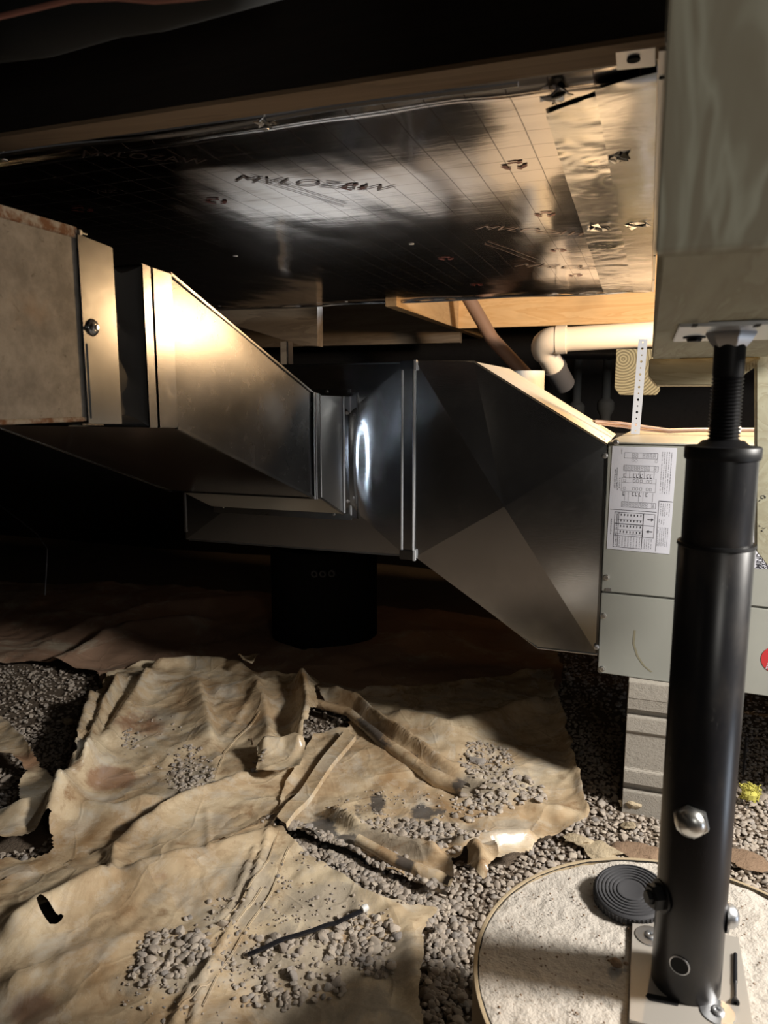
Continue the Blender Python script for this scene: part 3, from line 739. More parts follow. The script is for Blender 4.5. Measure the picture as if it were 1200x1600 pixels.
# ================================================================== AIR HANDLER
HA = radians(3.5); HO = Vector((-.0755, 1.62, 0)); HU = Vector((cos(HA), -sin(HA), 0)); HN = Vector((-sin(HA), -cos(HA), 0))
def hp(px, py):                     # pixel -> (u along face, z)
    r = Vector(ray(px, py)); e = Vector((0, 0, H)); t = (HO - e).dot(HN) / r.dot(HN); p = e + r * t; return (p - HO).dot(HU), p.z
def hw(u, z, d=0): return HO + HU * u + HN * d + Vector((0, 0, z))
ah = thing('air_handler', 'grey painted horizontal air handler cabinet resting on a concrete block', 'air handler', (HO.x, HO.y, .32))
UW, ZB, ZS, ZT = .95, .3205, .503, .826
def hbox(u0, u1, z0, z1, d0, d1):
    return [hw(u0, z0, d1), hw(u1, z0, d1), hw(u1, z0, d0), hw(u0, z0, d0), hw(u0, z1, d1), hw(u1, z1, d1), hw(u1, z1, d0), hw(u0, z1, d0)]
MB().hexa(hbox(.002, UW, ZB + .001, ZT - .002, -.61, -.006)).build('cabinet', 'grey_painted_steel', ah, .002)
MB().hexa(hbox(.0, UW, ZS + .002, ZT - .0045, -.006, 0)).build('upper_panel', 'grey_painted_steel', ah, .0016)
MB().hexa(hbox(.0, UW, ZB, ZS - .002, -.006, 0)).build('lower_panel', 'grey_painted_steel', ah, .0016)
MB().hexa(hbox(-.001, UW, ZT - .003, ZT + .0005, -.61, .002)).build('top_panel', 'grey_painted_steel', ah, .001)
for px, py in ((963, 691), (948, 902), (943, 962), (941, 1045)):
    u, z = hp(px, py); screw(ah, hw(u, z, .0005), HN, .0048, 'chrome_steel')
u, z = hp(948, 921); MB().hexa(hbox(u - .002, u + .010, z - .0035, z + .0035, 0, .0015)).build('panel_clip', 'zinc', ah, .0004)
# wiring diagram sheet
def hquad(b, pts, d): b.prism([hw(*hp(*p), d) for p in pts], HN * .0004)
lab = MB(); Lc = [(957, 697), (1058, 700), (1046, 866), (948, 857)]
lab.prism([hw(*hp(*p), .0003) for p in Lc], HN * .0005); lab = lab.build('wiring_label', 'paper', ah); lab['label'] = 'white wiring diagram sheet'
LQ = [hp(*p) for p in Lc]
def lp(a, b):                      # (0..1 across, 0..1 down) on the sheet
    (x0, z0), (x1, z1), (x2, z2), (x3, z3) = LQ
    return ((x0 * (1 - a) + x1 * a) * (1 - b) + (x3 * (1 - a) + x2 * a) * b, (z0 * (1 - a) + z1 * a) * (1 - b) + (z3 * (1 - a) + z2 * a) * b)
ink = MB()
def lrect(a0, a1, b0, b1, d=.0011):
    ink.add([hw(*lp(a0, b1), d), hw(*lp(a1, b1), d), hw(*lp(a1, b0), d), hw(*lp(a0, b0), d)], [(0, 1, 2, 3)])
LW = .0045
def frame(a0, a1, b0, b1, w_=LW):
    lrect(a0, a1, b0, b0 + w_ * .6); lrect(a0, a1, b1 - w_ * .6, b1); lrect(a0, a0 + w_, b0, b1); lrect(a1 - w_, a1, b0, b1)
rr = random.Random(3)
def column_text(a, b0, b1, h=.007):          # a line of lettering running down the sheet
    b = b0
    while b < b1:
        l_ = rr.uniform(.006, .022); bb = b
        while bb < min(b + l_, b1):
            if rr.random() < .85: lrect(a - h * rr.uniform(.5, 1), a + h * rr.uniform(.5, 1), bb, bb + .0022)
            bb += .0042
        b += l_ + .006
# strips of terminals
for (b0, a0, a1, n, skip) in ((.055, .20, .72, 9, (0, 1, 4)), (.175, .20, .74, 10, (8,)), (.525, .20, .74, 10, (8,))):
    frame(a0, a1, b0, b0 + .055)
    for k in range(n):
        if k in skip: continue
        a = a0 + .015 + (a1 - a0 - .03) * k / n; frame(a, a + .035, b0 + .008, b0 + .024, .003); frame(a, a + .035, b0 + .030, b0 + .046, .003)
for a in (.34, .39, .70):
    m_ = []
    for k in range(8):
        t0 = k * pi / 4; lrect(a + .02 * cos(t0) - .003, a + .02 * cos(t0) + .003, .13 + .013 * sin(t0) - .002, .13 + .013 * sin(t0) + .002)
for (bb, al) in ((.255, (.21, .36, .41, .47, .57, .62)), (.43, (.21, .36, .41, .47, .57))):
    for a in al:
        lrect(a, a + .006, bb, bb + .035); lrect(a, a + .028, bb + .032, bb + .038); lrect(a + .024, a + .032, bb, bb + .006)
for bb in (.31, .385):
    for a in (.21, .36, .41, .47, .57, .62): frame(a, a + .036, bb, bb + .026, .003)
frame(.18, .72, .295, .425, .003)
for a in (.24, .30, .46, .53, .68): lrect(a, a + .003, .23, .30); lrect(a, a + .003, .43, .52)
for b_ in (.30, .34, .38): lrect(.18, .72, b_, b_ + .0015) if b_ == .34 else None
for k in range(5): column_text(.79 + k * .035, .04, .43)
column_text(.10, .20, .40, .011); column_text(.07, .22, .40, .011); column_text(.155, .02, .07, .006)
column_text(.15, .30, .40, .008); column_text(.12, .33, .42, .007)
lrect(.02, .76, .607, .611)
frame(.10, .56, .63, .975, .006); frame(.56, .74, .63, .86, .005)
for b_ in (.70, .74, .80, .84): lrect(.10, .56, b_, b_ + .002)
lrect(.10, .74, .743, .747); lrect(.165, .171, .63, .975); lrect(.10, .56, .858, .862)
for k in range(7):
    for j in range(4):
        a = .20 + k * .052; lrect(a, a + .014, .645 + j * .055, .665 + j * .055)
for k in range(8): column_text(.20 + k * .046, .868, .968, .006)
column_text(.14, .64, .95, .012); column_text(.05, .70, .85, .011)
for k in range(4): column_text(.60 + k * .035, .875, .97, .006)
frame(.80, 1.0, .50, .505, .004); lrect(.78, .786, .50, .985); lrect(.78, .98, .498, .503)
for k in range(5): column_text(.82 + k * .033, .52, .64, .006)
for k in range(3): column_text(.81 + k * .035, .67, .72, .006)
for k in range(6): column_text(.80 + k * .03, .75, .93, .006)
for bc, sg in ((.685, 1), (.80, -1)):              # the two block arrows
    lrect(.625 if sg > 0 else .645, .695 if sg > 0 else .715, bc - .005, bc + .005)
    if sg > 0: ink.add([hw(*lp(.685, bc - .016), .0011), hw(*lp(.685, bc + .016), .0011), hw(*lp(.725, bc), .0011)], [(0, 1, 2)])
    else: ink.add([hw(*lp(.655, bc - .016), .0011), hw(*lp(.655, bc + .016), .0011), hw(*lp(.615, bc), .0011)], [(2, 1, 0)])
o = ink.build('printed_diagram', 'print_ink', lab)
sk = MB(); P_s = [(992, 985), (990, 1005), (996, 1025), (1006, 1040), (1018, 1050)]
for k in range(4):
    a, b = P_s[k], P_s[k + 1]; w_ = 1.6
    sk.add([hw(*hp(a[0] - w_, a[1]), .0004), hw(*hp(a[0] + w_, a[1]), .0004), hw(*hp(b[0] + w_, b[1]), .0004), hw(*hp(b[0] - w_, b[1]), .0004)], [(0, 1, 2, 3)])
sk.build('dried_drip', 'drip_stain', ah)
# second label (mostly behind the hanging board) and the round red sticker
def htext(txt, px, py, size, ang, m, d, parent):
    vs, fc = text_mesh(txt, size, 0, size * .02); u0, z0 = hp(px, py); ca, sa = cos(ang), sin(ang)
    b = MB(); b.add([hw(u0 + a * ca - c * sa, z0 + a * sa + c * ca, d) for a, c, _ in vs], fc); return b.build('lettering', m, parent)
wl = MB(); wl.prism([hw(*hp(*p), .0003) for p in ((1160, 740), (1300, 745), (1296, 893), (1156, 887))], HN * .0005); wl = wl.build('warning_label', 'paper', ah); wl['label'] = 'white label with black lettering'
htext('MIND', 1188, 888, .012, pi / 2, 'print_ink', .0011, wl); htext('WH', 1194, 889, .012, pi / 2, 'print_ink', .0011, wl); htext('SA', 1200, 889, .012, pi / 2, 'print_ink', .0011, wl)
u, z = hp(1213, 1031); b = MB(); b.lathe([(.0275, .0003), (.0275, .0008), (0, .0008)], hw(u, z), HN, 36); rs = b.build('round_sticker', 'red_sticker', ah)
htext('WARN', 1199, 1046, .006, radians(75), 'paper', .0012, rs)
# unseen box added behind the plenum and the handler to block the warm lamp
tag(MB().box(-1.30, -.105, 2.095, 2.62, .50, .80).box(-.105, .85, 2.245, 2.62, .50, .80).build('lamp_blocker', 'black_insulation', None, .004), 'added dark box behind the plenum and air handler, blocking lamp light', 'duct')
# concrete block under it
q0, q1, q2 = oy(980, 1065, 1.60), oy(975, 1240, 1.60), oy(1090, 1080, 1.60)
cb = thing('concrete_block', 'rough grey concrete block with grooves carrying the air handler', 'block', (.05, 1.6, .03))
x0, x1, yf = -.010, .17, 1.592; zt, zb_ = .3195, .01
prof = [(0, .3195), (-.001, .285), (.004, .262), (.004, .2565), (.018, .2560), (.018, .241), (.001, .2400), (0, .208), (.006, .204), (.006, .122), (0, .118), (0, .088), (.016, .087), (.016, .070), (0, .069), (0, .0)]
b = MB(); n = len(prof)
pts = [(x0, yf + d, z) for d, z in prof] + [(x0, yf + .36, 0), (x0, yf + .36, .3195)]
b.prism(pts, (x1 - x0, 0, 0)); b.build('block_body', 'block_concrete', cb, .0012)
MB().box(x0 + .001, x1 - .001, yf - .0015, yf + .02, .283, .3192).build('mortar_lip', 'block_concrete', cb, .001)

# ================================================================== JACK POST ON CONCRETE PIER
PC = Vector((.070, .785, 0)); PT = .283
pier = thing('concrete_pier', 'round concrete pier in a cardboard form tube at the lower right', 'pier', (PC.x, PC.y, 0))
def pier_top():
    m = MB(); R = .2235; nr, ns = 60, 160; vs = [(PC.x, PC.y, PT)]; fs = []
    for i in range(1, nr + 1):
        r = R * i / nr
        for k in range(ns):
            a = 2 * pi * k / ns; vs.append((PC.x + r * cos(a), PC.y + r * sin(a), PT))
    V = np.array(vs); rad = np.hypot(V[:, 0] - PC.x, V[:, 1] - PC.y)
    V[:, 2] += (.004 * (fbm(V[:, 0] * 20, V[:, 1] * 20, 3, 3) - .5) + .0035 * (fbm(V[:, 0] * 90, V[:, 1] * 90, 8, 2) - .5)) * np.clip((rad - .02) / .06, .2, 1) - .002
    for k in range(ns): fs.append([0, 1 + k, 1 + (k + 1) % ns])
    for i in range(nr - 1):
        for k in range(ns): fs.append([1 + i * ns + k, 1 + (i + 1) * ns + k, 1 + (i + 1) * ns + (k + 1) % ns, 1 + i * ns + (k + 1) % ns])
    b = [1 + (nr - 1) * ns + k for k in range(ns)]; L = len(V); low = V[b].copy(); low[:, 2] = -.05
    fs += [[b[k], L + k, L + (k + 1) % ns, b[(k + 1) % ns]] for k in range(ns)]
    m.add([tuple(a) for a in np.vstack([V, low])], fs); return m
pier_top().build('concrete_core', 'pier_concrete', pier, smooth=True, sharp=50)
MB().lathe([(.2245, -.05), (.2245, PT + .0012), (.2252, PT + .0018), (.2285, PT + .0018), (.2295, PT + .0008), (.2295, -.05)], (PC.x, PC.y, 0), seg=96, closed=True).build('form_tube', 'cardboard_form', pier, smooth=True, sharp=40)
s = MB()
for k in range(90):
    a0 = k * 2 * pi / 90; rr_ = .2237 + random.uniform(-.0006, .0006); s.tube([(PC.x + rr_ * cos(a0 + t_), PC.y + rr_ * sin(a0 + t_), PT + .0006) for t_ in (0, .035, .075)], .0006 + random.random() * .0004, 4)
s.build('rim_gap', 'hole_dark', pier)

jp = thing('jack_post', 'black adjustable steel jack post standing on the concrete pier under the beam', 'post', (PC.x, PC.y, PT))
BX0, BX1, BY0, BY1 = .0135, .133, .715, .882
m = MB(); m.box(BX0, BX1, BY0, BY1, PT + .001, PT + .005); m.build('base_plate', 'dusty_plate', jp, .0006)
JY = .790; JX = .0705; R1 = .0355; R2 = .0328
MB().lathe([(R1 - .004, PT + .005), (R1, PT + .005), (R1, .7745), (R1 - .0008, .7755), (R2 + .0006, .7755), (R2 + .0006, .70), (R1 - .004, .70)], (JX, JY, 0), seg=64, closed=True).build('outer_tube', 'black_enamel', jp, smooth=True, sharp=40)
MB().lathe([(R1, .7735), (R1 + .0012, .7745), (R1 + .0008, .7775), (R2 + .001, .7775)], (JX, JY, 0), seg=64).build('tube_lip', 'black_steel', jp, smooth=True, sharp=40)
MB().lathe([(0, .66), (R2, .66), (R2, .863), (0, .863)], (JX, JY, 0), seg=64).build('inner_tube', 'black_enamel', jp, smooth=True, sharp=40)
MB().lathe([(R2 + .0015, .860), (R2 + .0022, .862), (R2 + .0022, .871), (R2 + .001, .8725), (.024, .8735), (.019, .878), (.0135, .8785)], (JX, JY, 0), seg=64).build('end_cap', 'black_steel', jp, smooth=True, sharp=40)
# threaded rod: real ridges below, smooth above
pr_ = [(.0125, .872)]; z = .874; k = 0
while z < .938: pr_ += [(.0128, z), (.0148, z + .0016), (.0128, z + .0032)]; z += .0034
pr_ += [(.0135, z), (.0142, z + .004), (.0142, .974)]
MB().lathe(pr_, (JX, JY, 0), seg=40).build('threaded_rod', 'black_steel', jp, smooth=True, sharp=25)
MB().lathe([(.0142, .966), (.019, .972), (.023, .9795), (.023, .9805)], (JX, JY, 0), seg=6).build('rod_collar', 'zinc', jp, .0005)
p = MB().box(.022, .122, .716, .905, .9806, .9842).build('top_plate', 'zinc', jp, .0008)
for (px, py) in ((1085, 527), (1085, 508), (1183, 508)):
    q = oz(px, py, .980); b = MB(); b.lathe([(.0075, 0), (.0075, .003), (.0062, .0045)], q, (0, 0, -1), 6); b.lathe([(.011, -.001), (.011, .001), (.009, .0012)], q, (0, 0, -1), 18)
    if py > 515: b.build('hex_bolt', 'black_steel', jp)
    else: MB().prism([q + Vector(v_) for v_ in ((-.002, -.012, 0), (.002, -.012, 0), (.003, 0, 0), (.002, .012, 0), (-.002, .012, 0))], (0, 0, -.0008)).build('plate_slot', 'hole_dark', jp)
# bolts and holes on the tube
def on_tube(px, py, r=R1):
    d = ray(px, py); a = d[0] ** 2 + d[1] ** 2; bq = -2 * (d[0] * JX + d[1] * JY); c = JX * JX + JY * JY - r * r; D = bq * bq - 4 * a * c
    t = (-bq - sqrt(max(D, 0))) / (2 * a); p = Vector((d[0] * t, d[1] * t, H + d[2] * t)); return p, Vector((p.x - JX, p.y - JY, 0)).normalized()
def dome_bolt(px, py, m, r=.0125, push=0):
    p, n = on_tube(px, py); b = MB(); c = p + n * push
    b.lathe([(r * 1.12, -.003), (r * 1.12, .004), (r * 1.0, .0052)], c, n, 6)
    b.lathe([(r * .95, .004), (r * .93, .008), (r * .78, .0125), (r * .5, .0155), (0, .017)], c, n, 28)
    return b.build('dome_bolt', m, jp, smooth=True, sharp=35)
dome_bolt(1080, 1282, 'chrome_steel', .0158)
p, n = on_tube(1150, 1388); c = Vector((JX, JY, p.z + .004)); n = Vector((.90, -.10, 0)).normalized().xyz
xr = Vector((cos(YAW), sin(YAW), 0)); fw = Vector((-sin(YAW), cos(YAW), 0))
def side_bolt(dirv, z, m, dome, r=.011):
    c = Vector((JX, JY, z)) + dirv.normalized() * (R1 - .001); b = MB()
    b.lathe([(r * 1.25, 0), (r * 1.25, .0022), (r, .0024)], c, dirv, 24)
    if dome: b.lathe([(r * .95, .002), (r * .9, .007), (r * .7, .011), (r * .35, .0135), (0, .014)], c, dirv, 24)
    else: b.lathe([(r, .002), (r, .012), (r * .85, .0135), (r * .55, .0135), (r * .5, .018), (0, .018)], c, dirv, 6)
    return b.build('hex_bolt' if not dome else 'dome_bolt', m, jp, smooth=True, sharp=35)
side_bolt(xr * .96 - fw * .28, .3745, 'zinc', True, .0135)
side_bolt(-xr * .93 + fw * -.15, .3945, 'black_steel', False, .0135)
p, n = on_tube(1062, 1508); b = MB(); b.lathe([(.0092, .0004), (.0092, .0009), (0, .0009)], p, n, 24); b.build('pin_hole', 'hole_dark', jp)
MB().lathe([(.0092, .0003), (.0104, .0003), (.0104, .0010), (.0092, .0014)], p, n, 24, closed=True).build('hole_rim', 'zinc', jp)
p, n = on_tube(1164, 1150)
s = MB(); t_ = p
for k in range(7): s.prism([t_ + Vector((0, 0, -.006 * k)), t_ + xr * .0035 * random.random() + Vector((0, 0, -.006 * k - .003)), t_ + Vector((0, 0, -.006 * k - .006))], n * .002)
s.build('weld_bead', 'black_steel', jp)
# washers and anchor screws on the plate
for (px, py, nm) in ((1016, 1463, 'a'), (1121, 1582, 'b')):
    q = oz(px, py, PT + .005); b = MB(); b.lathe([(.017, .0), (.017, .0012), (.006, .0014)], q, (0, 0, 1), 32); b.build('washer', 'zinc', jp, smooth=True, sharp=40)
    b = MB(); b.lathe([(.0068, .001), (.0068, .003), (.005, .0042), (.0028, .0042), (.0026, .002), (0, .002)], q, (0, 0, 1), 24); b.build('anchor_screw', 'zinc', jp, smooth=True, sharp=40)
q = oz(1035, 1562, PT + .005); MB().prism([q + Vector(v_) for v_ in ((-.015, .004, 0), (.012, .006, 0), (.017, .002, 0), (.015, -.004, 0), (-.013, -.006, 0), (-.017, -.001, 0))], (0, 0, .0003)).build('plate_slot', 'hole_dark', jp)

# dust and chips on the plate and pier
s = MB()
for k in range(420):
    a = random.random() * 2 * pi; r = .222 * sqrt(random.random()); x = PC.x + r * cos(a); y = PC.y + r * sin(a)
    if BX0 - .002 < x < BX1 + .002 and BY0 - .002 < y < BY1 + .002: continue
    z = PT + .0003; q = random.uniform(.0006, .0019); s.add([(x - q, y, z), (x + q * .6, y - q, z), (x + q, y + q * .7, z), (x, y, z + q)], [(0, 1, 3), (1, 2, 3), (2, 0, 3), (2, 1, 0)])
o = s.build('grit', 'brown_clod', pier); o['kind'] = 'stuff'
q = oz(962, 1507, PT + .001); s = MB(); s.lathe([(0, -.002), (.006, 0), (.0075, .002), (.005, .005), (0, .006)], q, (.2, .1, 1), 9); s.lathe([(0, 0), (.0032, .001), (0, .003)], q + Vector((.011, .004, 0)), (0, 0, 1), 7)
tag(s.build('dirt_clod', 'brown_clod', None, smooth=True), 'small reddish brown clod of dirt on the pier left of the post plate', 'dirt')

# rubber cap with concentric rings
q = oz(986, 1392, PT + .016); rc = thing('rubber_cap', 'round black rubber disc with concentric rings leaning on the post bolt', 'rubber disc', q)
ax = Vector((-.06, -.16, 1)).normalized(); b = MB(); pr_ = [(0, -.015), (.0435, -.015), (.0455, -.012), (.0455, .000), (.0432, .002)]
r = .042
for k in range(6): pr_ += [(r, .0022), (r - .0006, .0009), (r - .0016, .0009), (r - .0022, .0022), (r - .0044, .0023)]; r -= .0046
pr_ += [(.012, .0016), (0, .0016)]
b.lathe(pr_, q, ax, 64); b.build('disc', 'black_rubber', rc, smooth=True, sharp=35)
b = MB(); a1 = ax.orthogonal().normalized(); a2 = ax.cross(a1)
for k in range(56):
    a = 2 * pi * k / 56; d = a1 * cos(a) + a2 * sin(a); t_ = a1 * -sin(a) + a2 * cos(a); c = q + d * .0458 - ax * .006
    b.hexa([c + t_ * .001 * i + d * .0009 * j + ax * .0052 * kk for kk in (-1, 1) for j, i in ((-1, -1), (-1, 1), (1, 1), (1, -1))])
b.build('rim_ribs', 'black_rubber', rc)

# loose deck screw
p0, p1 = oz(1149, 1490, PT + .0075), oz(1149, 1566, PT + .0075)
ls = thing('deck_screw', 'loose dark screw lying on the base plate right of the post', 'screw', p1)
d = (p1 - p0).normalized(); b = MB(); prf = []; n = 22; L = (p1 - p0).length
for k in range(n): prf += [(.0012, L * .62 * k / n), (.0022, L * .62 * (k + .5) / n)]
prf[0] = (0, -.003); prf += [(.0013, L * .64), (.0013, L * .93)]
b.lathe(prf, p0, d, 12); b.build('threaded_shank', 'black_plastic', ls, smooth=True, sharp=30)
MB().lathe([(.0013, L * .90), (.0042, L * .99), (.0042, L * 1.01), (.0018, L * 1.01), (.0015, L * .98), (0, L * .98)], p0, d, 20).build('screw_head', 'black_plastic', ls, smooth=True, sharp=30)

# ================================================================== PIPES, STRAP, LINES BEHIND
yp = 2.60
dp = thing('drain_pipe', 'cream lit plastic drain pipe with an elbow turning down below the cross joist', 'pipe', (-.3, yp, 1.1))
ca, cb2 = oy(872, 531, yp), oy(1100, 524, yp + .0); r = .044
cL = Vector((ca.x, yp, ca.z)); cR = Vector((.6, yp, ca.z + .030)); d = (cR - cL).normalized()
MB().tube([cL, cR], r * .93, 28).build('pipe_run', 'white_pvc', dp, smooth=True)
MB().tube([cL - d * .006, cL + d * .028], r * 1.08, 28).build('socket_hub', 'white_pvc', dp, smooth=True)
el = []; tgt = Vector((.30, .9, -.65)).normalized(); pth = []
for k in range(9):
    t = k / 8; dd = (-d * (1 - t) + tgt * t); pth.append((t, dd.normalized()))
pt = cL.copy(); el = [pt.copy()]
for t, dd in pth: pt = pt + dd * .0105; el.append(pt.copy())
MB().tube(el, [r * 1.02] * 4 + [r] * 6, 24).build('elbow', 'white_pvc', dp, smooth=True, sharp=60)
e1 = pt + tgt * .09
MB().tube([pt - tgt * .002, e1], r * .86, 24).build('branch', 'white_pvc', dp, smooth=True)
MB().tube([e1 - tgt * .012, e1 + tgt * .008], r * .98, 24).tube([e1, e1 + tgt * .10], r * .9, 24).build('rubber_coupling', 'black_rubber', dp, smooth=True, sharp=40)
yb2 = 2.42
p0, p1 = oy(800, 580, yb2), oy(851, 580, yb2)
b = MB(); cxb = (p0.x + p1.x) / 2; rb = (p1.x - p0.x) / 2
b.lathe([(rb, .798), (rb, p0.z), (rb * .9, p0.z), (rb * .9, .798)], (cxb, yb2, 0), seg=32, closed=True)
tag(b.build('pipe_stub', 'white_plastic', None, smooth=True, sharp=40), 'white round pipe stub standing behind the sloping transition top', 'pipe')
s = MB(); s.tube([oy(768, 528, 2.9) + Vector((-.22, 0, .36)), oy(768, 528, 2.9), oy(790, 552, 2.9), oy(826, 590, 2.9)], .026, 18)
tag(s.build('brown_pipe', 'brown_pipe', None, smooth=True), 'dull brown pipe slanting down behind the white pipe stub', 'pipe')
s = MB(); s.tube([oy(872, 552, 3.0), oy(1040, 551, 3.0), Vector((2.1, 3.0, oy(1040, 551, 3.0).z))], .024, 16); s.tube([oy(950, 552, 3.0), oy(956, 552, 3.0)], .027, 16)
tag(s.build('black_pipe', 'black_plastic', None, smooth=True, sharp=50), 'thin dark horizontal pipe just below the cream drain pipe', 'pipe')
# perforated hanger strap with real holes
def strap():
    ya = 1.93; t0, t1 = oy(1004, 540, ya), oy(993, 672, ya); d = (t1 - t0); L = d.length; d.normalize(); sd = Vector((1, 0, 0)); sd = (sd - d * sd.dot(d)).normalized(); nrm = d.cross(sd)
    m = MB(); hw_ = .0105; per = .0152; n = int(L / per) + 2; t0 = t0 - d * per
    for k in range(n):
        c = t0 + d * per * (k + .5); rr_ = .0030 if k % 2 else .0019; N = 12; O = []; I = []
        for j in range(N):
            a = 2 * pi * j / N + pi / 12; x, y = cos(a), sin(a); sc = 1 / max(abs(x), abs(y)); O.append(c + sd * x * sc * hw_ + d * y * sc * per / 2); I.append(c + sd * x * rr_ + d * y * rr_)
        for dd in (0, .0012): m.add([q + nrm * dd for q in O + I], [[j, (j + 1) % N, N + (j + 1) % N, N + j] for j in range(N)])
        m.add(I + [q + nrm * .0012 for q in I], [[j, (j + 1) % N, N + (j + 1) % N, N + j] for j in range(N)])
    tag(m.build('perforated_strap', 'zinc_strap', None), 'light grey metal hanger strap full of small holes, hanging above the air handler', 'strap')
strap()
for dy, lbl, col in ((0, 'upper pinkish thin refrigerant line lying across the top of the air handler', 'copper_line'), (1, 'lower pinkish thin refrigerant line lying across the top of the air handler', 'copper_line')):
    k = dy * 5; Y = 1.98 + dy * .01
    pts = [oy(905, 662 + k * .4, Y + .15), oy(932, 658 + k * .6, Y), oy(970, 661 + k, Y), oy(1010, 667 + k, Y), oy(1045, 672 + k * .6, Y), oy(1090, 671 + k * .4, Y), oy(1200, 671 + k * .4, Y)]
    s = MB().tube(pts, .0036, 8); tag(s.build('refrigerant_line', col, None, smooth=True), lbl, 'pipe')
q = oy(1122, 672, 1.975); o = MB().tube([q, q + Vector((.05, 0, 0))], .009, 16).build('pipe_sleeve', 'white_plastic', None, smooth=True); tag(o, 'short white sleeve on the line behind the threaded rod', 'pipe sleeve')
# faint hanging plumbing stub in the dark
yy = 3.4
for (px, py, lbl) in ((946, 640, 'dim grey plumbing stub hanging in the dark behind the strap, right of the other'), (900, 645, 'dim grey plumbing stub hanging in the dark above the lit slope, left of the other')):
    q = oy(px, py, yy); b = MB(); b.lathe([(.0, -.06), (.022, -.06), (.022, -.03), (.036, .0), (.036, .03), (.03, .04), (.018, .05), (.018, .60)], q, (0, 0, 1), 20)
    tag(b.build('plumbing_stub', 'black_insulation', None, smooth=True, sharp=50), lbl, 'pipe')
# pale pier in the dark under the plenum
q0, q1 = oy(392, 880, 2.25), oy(552, 880, 2.25); rr_ = (q1 - q0).length / 2; c = (q0 + q1) / 2; zt = oy(470, 866, 2.25).z
dpier = thing('old_pier', 'dim old concrete footing standing in the dark below the plenum', 'pier', (c.x, c.y + rr_, 0))
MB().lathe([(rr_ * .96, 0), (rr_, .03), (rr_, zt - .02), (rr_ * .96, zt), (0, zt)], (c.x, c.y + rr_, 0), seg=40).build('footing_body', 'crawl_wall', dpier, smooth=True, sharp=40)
s = MB()
for k in range(4):
    q = oy(478 + k * 13, 897, 2.25); s.lathe([(.007, -.004), (.012, -.004), (.012, .004), (.007, .004)], q + Vector((0, .0 + .06 * (abs(k - 1.5) * .08), 0)), (0, 1, 0), 14, closed=True)
s.build('core_rings', 'black_rubber', dpier)
s = MB(); s.tube([oy(0, 790, 1.6), oy(30, 812, 1.6), oy(58, 835, 1.6), oy(74, 858, 1.6), oy(73, 880, 1.6), oy(70, 930, 1.6)], .0018, 8)
tag(s.build('hanging_wire', 'black_plastic', None, smooth=True), 'thin dark wire looping down in the dark at the left picture edge', 'wire')

# ================================================================== PLASTIC SHEETS ON THE GROUND
def G(px, py, z=.03): q = oz(px, py, z); return (q.x, q.y)
def poly_w(pts, amp, seed, step=.012):
    """pixel outline -> world outline, densified and slightly torn"""
    P = [np.array(G(*p[:2])) for p in pts]; out = []; r = random.Random(seed)
    for i in range(len(P)):
        a, b = P[i], P[(i + 1) % len(P)]; n = max(1, int(np.hypot(*(b - a)) / step)); nn = np.array([-(b - a)[1], (b - a)[0]]) / (np.hypot(*(b - a)) + 1e-9)
        for k in range(n):
            t = k / n; j = (vnoise(np.array([i * 3.1 + t * n * .35]), np.array([seed * 1.7]), 9)[0] - .5) * 2 * amp + r.uniform(-1, 1) * amp * .25
            out.append(a + (b - a) * t + nn * (j if 0 < k else 0))
    return np.array(out)
def inside(poly, X, Y):
    r = np.zeros(X.shape, bool); n = len(poly); j = n - 1
    for i in range(n):
        xi, yi = poly[i]; xj, yj = poly[j]; c = ((yi > Y) != (yj > Y))
        if c.any(): r ^= c & (X < (xj - xi) * (Y - yi) / ((yj - yi) if abs(yj - yi) > 1e-12 else 1e-12) + xi)
        j = i
    return r
def seg_dist(pl, X, Y):
    """distance, signed side and parameter along a world polyline"""
    best = np.full(X.shape, 1e9); side = np.zeros(X.shape); par = np.zeros(X.shape); L = [0]
    for a, b in zip(pl[:-1], pl[1:]): L.append(L[-1] + math.hypot(b[0] - a[0], b[1] - a[1]))
    for i, (a, b) in enumerate(zip(pl[:-1], pl[1:])):
        dx, dy = b[0] - a[0], b[1] - a[1]; l2 = dx * dx + dy * dy + 1e-12; t = np.clip(((X - a[0]) * dx + (Y - a[1]) * dy) / l2, 0, 1)
        cx, cy = X - a[0] - t * dx, Y - a[1] - t * dy; d = np.hypot(cx, cy); m = d < best
        best = np.where(m, d, best); side = np.where(m, np.sign(dx * (Y - a[1]) - dy * (X - a[0])), side); par = np.where(m, (L[i] + t * (L[i + 1] - L[i])) / L[-1], par)
    return best, side, par
